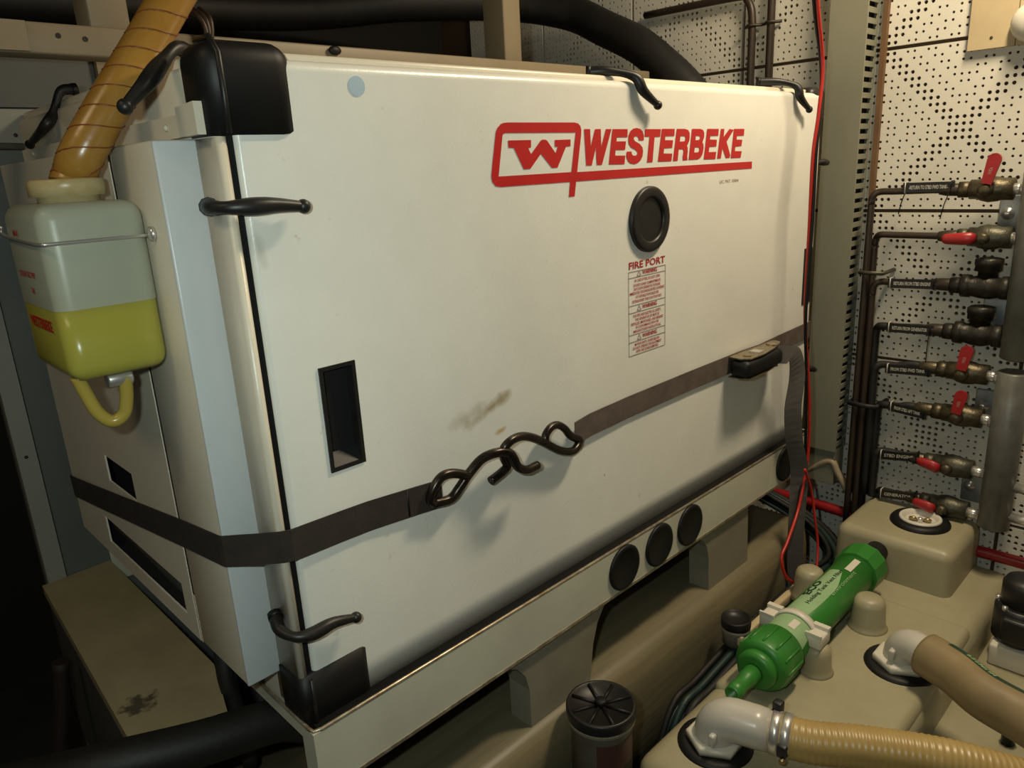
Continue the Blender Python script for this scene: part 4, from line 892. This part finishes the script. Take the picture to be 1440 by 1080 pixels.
# ------------------------------------------------------------------ green vent filter lying on the lugs
FY, FZ, FR, FS = -0.206, -0.200, 0.0385, 0.016
vf = thing('vent_filter', 'green cylindrical tank vent filter with printed label, lying on the tank', 'filter', (0.85, FY, FZ-FR))
fb = MB().lathe([(FR, 0.725), (FR, 1.06)], (FS, FY, FZ), 'X', 40).build('filter_barrel', GREEN, vf)
def endcap(x0, x1, sgn):
    pr_ = [(FR, x0), (FR+0.0065, x0+0.001*sgn), (FR+0.0075, x1-0.010*sgn), (FR+0.005, x1-0.003*sgn), (FR-0.004, x1)]
    return pr_
c1 = MB().lathe(endcap(0.735, 0.665, -1), (FS, FY, FZ), 'X', 40).build('end_cap', GREEN, vf)
MB().lathe([(0.034, 0.668), (0.034, 0.655), (0.031, 0.650), (0.026, 0.648), (0.0, 0.648)], (FS, FY, FZ), 'X', 32).build('step', GREEN, c1)
MB().lathe([(0.016, 0.650), (0.0145, 0.622), (0.0130, 0.618), (0.0130, 0.597), (0.0138, 0.595), (0.0138, 0.592), (0.0125, 0.578), (0.009, 0.578), (0.009, 0.60), (0.0, 0.60)], (FS, FY, FZ), 'X', 20).build('hose_barb', GREEN, c1)
for k in range(12):
    a = 2*PI*k/12
    y, z = FY-math.sin(a)*(FR+0.0072), FZ+math.cos(a)*(FR+0.0072)
    MB().tube([(0.676+FS, y, z), (0.728+FS, y, z)], 0.0022, 6).build('grip_rib', GREEN, c1)
c2 = MB().lathe(endcap(1.055, 1.115, 1), (FS, FY, FZ), 'X', 12, smooth=False).build('end_cap', GREEN, vf)
MB().lathe([(0.024, 1.11), (0.024, 1.150), (0.022, 1.155), (0.022, 1.176)], (FS, FY, FZ), 'X', 20).build('outlet_boot', RUBBER, vf)
def cyl(th0, x0, r=FR+0.0005):
    return lambda u, v: (x0+FS+u, FY-r*math.sin(math.radians(th0)-v/r), FZ+r*math.cos(math.radians(th0)-v/r))
def cpatch(x0, x1, t0, t1, m, name, r=FR+0.0003, shape=None):
    n, k = 24, 12; vs = []
    for i in range(n+1):
        for j in range(k+1):
            x = x0+(x1-x0)*i/n; a, b = (t0, t1) if shape is None else shape(i/n)
            th = math.radians(a+(b-a)*j/k); vs.append((x+FS, FY-r*math.sin(th), FZ+r*math.cos(th)))
    return MB().add(vs, [(i*(k+1)+j, (i+1)*(k+1)+j, (i+1)*(k+1)+j+1, i*(k+1)+j+1) for i in range(n) for j in range(k)], True).build(name, m, fb)
cpatch(0.775, 0.985, 0, 0, GREENL, 'pale_swoosh', shape=lambda t: (-42+10*t, 20+8*math.sin(PI*t)-30*max(0, t-0.75)*2))
cpatch(0.736, 0.790, 0, 0, GREENL, 'pale_swoosh', r=FR+0.0004, shape=lambda t: (-60, 78-20*t))
text('ECO', cyl(-14, 0.868, FR+0.0009), 0.060, 0.015, 0.04).build('print', DKPRINT, fb)
text('Holding Tank Vent Filter', cyl(6, 0.838, FR+0.0009), 0.150, 0.008, 0.012).build('print', DKPRINT, fb)
text('environment', cyl(34, 0.900, FR+0.0009), 0.105, 0.008, 0.0).build('print', GREENL, fb)
cpatch(0.995, 1.045, 4, 22, OFFW, 'sticker', r=FR+0.0008)
cpatch(0.752, 0.778, 8, 26, OFFW, 'sticker', r=FR+0.0010)
# ivory strap clamp over the filter
sc_ = thing('filter_strap', 'ivory plastic strap clamp holding the green filter to the tank', 'strap', (0.80, FY, FZ))
XC = (B1.x+B2.x)/2+0.002
n = 16; vs = []
for k in range(n+1):
    th = math.radians(-72+150*k/n)
    for r in (FR+0.001, FR+0.004):
        for x in (XC-0.008, XC+0.008): vs.append((x, FY-r*math.sin(th), FZ+r*math.cos(th)))
fs = []
for k in range(n):
    o = 4*k; fs += [(o, o+1, o+5, o+4), (o+2, o+6, o+7, o+3), (o, o+4, o+6, o+2), (o+1, o+3, o+7, o+5)]
fs += [(0, 2, 3, 1), (4*n, 4*n+1, 4*n+3, 4*n+2)]
MB().add(vs, fs, True).build('band', OFFW, sc_)
for c in (B1, B2):
    zc = c.z
    b_o = MB().rbox(c.x-0.020, c.x+0.020, c.y-0.014, c.y+0.014, zc-0.016, zc+0.006, 0.003, 2).build('buckle_block', OFFW, sc_)
    for xa, xb in ((-0.020, -0.016), (0.010, 0.020)): MB().box(c.x+xa, c.x+xb, c.y-0.014, c.y+0.014, zc+0.0055, zc+0.012).build('buckle_lip', OFFW, b_o)
# ------------------------------------------------------------------ canisters between stringer and tank
def canister(c, r, ztop, lab, ribs, m, zb=-0.58):
    v = thing('filter_canister', lab, 'canister', (c[0], c[1], zb))
    bo = MB().lathe([(r*0.86, zb), (r*0.88, ztop-0.030), (r*0.97, ztop-0.026), (r*0.97, ztop-0.016)], (c[0], c[1], 0), 'Z', 32).build('bowl', m, v)
    lo = MB().lathe([(r*0.98, ztop-0.018), (r, ztop-0.014), (r, ztop-0.003), (r*0.97, ztop), (r*0.90, ztop), (r*0.88, ztop-0.004), (0.0, ztop-0.004)], (c[0], c[1], 0), 'Z', 36).build('lid', RUBBER2, v)
    if ribs:
        MB().lathe([(r*0.17, ztop-0.004), (r*0.17, ztop+0.005), (r*0.12, ztop+0.006), (0, ztop+0.006)], (c[0], c[1], 0), 'Z', 8).build('centre_knob', RUBBER, lo)
        for k in range(8):
            a = 2*PI*k/8+0.3
            MB().tube([(c[0]+math.cos(a)*r*0.16, c[1]+math.sin(a)*r*0.16, ztop-0.003), (c[0]+math.cos(a)*r*0.9, c[1]+math.sin(a)*r*0.9, ztop-0.003)], 0.0028, 6).build('rib', RUBBER, lo)
        n = 10; vs = []
        for k in range(n+1):
            a = math.radians(-150+85*k/n)
            for z in (ztop-0.085, ztop-0.040): vs.append((c[0]+math.cos(a)*r*0.885, c[1]+math.sin(a)*r*0.885, z))
        MB().add(vs, [(2*k, 2*k+2, 2*k+3, 2*k+1) for k in range(n)], True).build('label', LABELD, bo)
    return v
pc_ = at(845, 988, 2, -0.168); canister((pc_.x, pc_.y), 0.0535, -0.168, 'grey filter canister with a ribbed dark lid, in front of the hull stringer', True, CANW)
p = at(1047, 868, 2, -0.225); canister((p.x-0.01, p.y+0.012), 0.028, -0.225, 'small black-topped canister tucked against the tank below the filter strap', False, CANW, -0.278)
p = at(952, 985, 2, -0.335); canister((p.x, -0.088), 0.030, -0.345, 'short dark canister low between the stringer and the tank', False, HOSEB)
for k in range(6):
    y = -0.076-0.017*(k % 3); z = -0.285-0.022*(k//3); r_ = 0.0060+0.0008*(k % 3)
    lab = ('thick black', 'dark teal', 'thin black', 'thick dark teal', 'dull black', 'thin dark teal')[k]
    xs_ = (0.62, 0.70, 0.85, 1.0, 1.15, 1.27)
    pth = cr([(0.545, y, -0.56), (0.555, y, -0.45)] + [(x, y, z-0.05*max(0, 0.8-x)/0.3) for x in xs_] + [(1.335+0.010*(k % 3), 0.03+y*0.3, z+0.03), (1.345+0.010*(k % 3), 0.14, z+0.07), (1.345+0.010*(k % 3), 0.30, z+0.09)], 6)
    tag(MB().tube(pth, r_, 8).build('bilge_cable', HOSEB if k % 2 == 0 else CABLE), lab+' cable lying in the gap between the stringer and the tank', 'cable', 'cables in the gap beside the stringer')
p = at(1080, 845, 1, -0.095)
tag(MB().rbox(0.80, 1.06, -0.112, -0.098, p.z-0.03, p.z-0.008, 0.003, 2).build('wood_lath', PLY), 'tan wooden lath lying behind the tank beside the hanging strap tail', 'lath')
# ------------------------------------------------------------------ black pump on the lower deck of the tank
PC = at(1434, 845, 2, -0.22)+Vector((0, -0.006, 0))
pm = thing('black_pump', 'black electric pump standing on a white base on the lower tank deck', 'pump', (PC.x, PC.y, -0.345))
MB().rbox(PC.x-0.05, PC.x+0.05, PC.y-0.070, PC.y+0.036, -0.345, -0.300, 0.006, 3).build('base', OFFW, pm)
pb_ = MB().lathe([(0.040, -0.300), (0.045, -0.294), (0.045, -0.232), (0.040, -0.226)], (PC.x, PC.y, 0), 'Z', 28).build('pump_head', BLACKP, pm)
MB().lathe([(0.038, -0.226), (0.038, -0.185), (0.033, -0.176), (0.020, -0.172), (0.0, -0.171)], (PC.x+0.006, PC.y, 0), 'Z', 28).build('motor', BLACKP, pm)
MB().rbox(PC.x-0.056, PC.x-0.030, PC.y-0.03, PC.y+0.022, -0.285, -0.236, 0.006, 3).build('port_block', BLACKP, pb_)
for k in range(6):
    a = PI*2*k/6+0.5; MB().lathe([(0.005, -0.230), (0.005, -0.222), (0.0, -0.221)], (PC.x+math.cos(a)*0.0405, PC.y+math.sin(a)*0.0405, 0), 'Z', 8).build('bolt', STEEL, pb_)
p = at(1418, 1035, 2, -0.33)
tag(MB().lathe([(0.010, -0.345), (0.010, -0.325), (0.013, -0.323), (0.013, -0.315), (0.0, -0.312)], (p.x, p.y, 0), 'Z', 8).build('drain_plug', BLACKP), 'small black plug on the lower deck of the tank', 'plug')

# stains on the front panel, each with its own place and shape
def stain(m, o, c, ax, half, ang, colr, amt, ns):
    nt = m.node_tree; N = nt.nodes.new; L = nt.links.new
    b = nt.nodes['Principled BSDF']; src = b.inputs['Base Color'].links[0].from_socket
    tc = N('ShaderNodeTexCoord'); sub = N('ShaderNodeVectorMath'); sub.operation = 'SUBTRACT'; L(tc.outputs['Object'], sub.inputs[0]); sub.inputs[1].default_value = Vector(c)-ax
    ro = N('ShaderNodeVectorRotate'); ro.rotation_type = 'Y_AXIS'; ro.inputs['Angle'].default_value = ang; L(sub.outputs[0], ro.inputs['Vector'])
    di = N('ShaderNodeVectorMath'); di.operation = 'DIVIDE'; L(ro.outputs[0], di.inputs[0]); di.inputs[1].default_value = (half[0], 1e3, half[1])
    le = N('ShaderNodeVectorMath'); le.operation = 'LENGTH'; L(di.outputs[0], le.inputs[0])
    nz = N('ShaderNodeTexNoise'); nz.inputs['Scale'].default_value = ns; nz.inputs['Detail'].default_value = 8; L(tc.outputs['Object'], nz.inputs['Vector'])
    ad = N('ShaderNodeMath'); ad.operation = 'MULTIPLY_ADD'; ad.inputs[1].default_value = 1.8; L(nz.outputs[0], ad.inputs[0]); L(le.outputs['Value'], ad.inputs[2])
    mr = N('ShaderNodeMapRange'); mr.inputs[1].default_value = 1.0; mr.inputs[2].default_value = 1.9; mr.inputs[3].default_value = amt; mr.inputs[4].default_value = 0; L(ad.outputs[0], mr.inputs[0])
    mx = N('ShaderNodeMix'); mx.data_type = 'RGBA'; mx.inputs[7].default_value = (*colr, 1); L(mr.outputs[0], mx.inputs[0]); L(src, mx.inputs[6]); L(mx.outputs[2], b.inputs['Base Color'])
g0 = gen.location
for px, py, hx, hz, an, cc, am in ((692, 572, 0.060, 0.010, 0.35, (0.34, 0.27, 0.15), 0.9), (704, 606, 0.012, 0.006, 0.3, (0.45, 0.27, 0.08), 1.0), (660, 585, 0.05, 0.012, 0.2, (0.4, 0.36, 0.25), 0.6), (365, 350, 0.010, 0.02, 0.0, (0.3, 0.3, 0.2), 0.5), (850, 668, 0.002, 0.003, 0.0, (0.02, 0.02, 0.02), 1.0)):
    stain(WHITE, fpo, at(px, py, 1, 0.0), g0, (hx, hz), an, cc, am, 45)

nt = GLASSF.node_tree
for n in list(nt.nodes):
    if n.type == 'TEX_NOISE':
        l = n.inputs['Vector'].links[0]; src = l.from_socket
        mp = nt.nodes.new('ShaderNodeMapping'); mp.inputs['Scale'].default_value = (0.12, 1.6, 1.6); nt.links.new(src, mp.inputs[0]); nt.links.new(mp.outputs[0], n.inputs['Vector'])
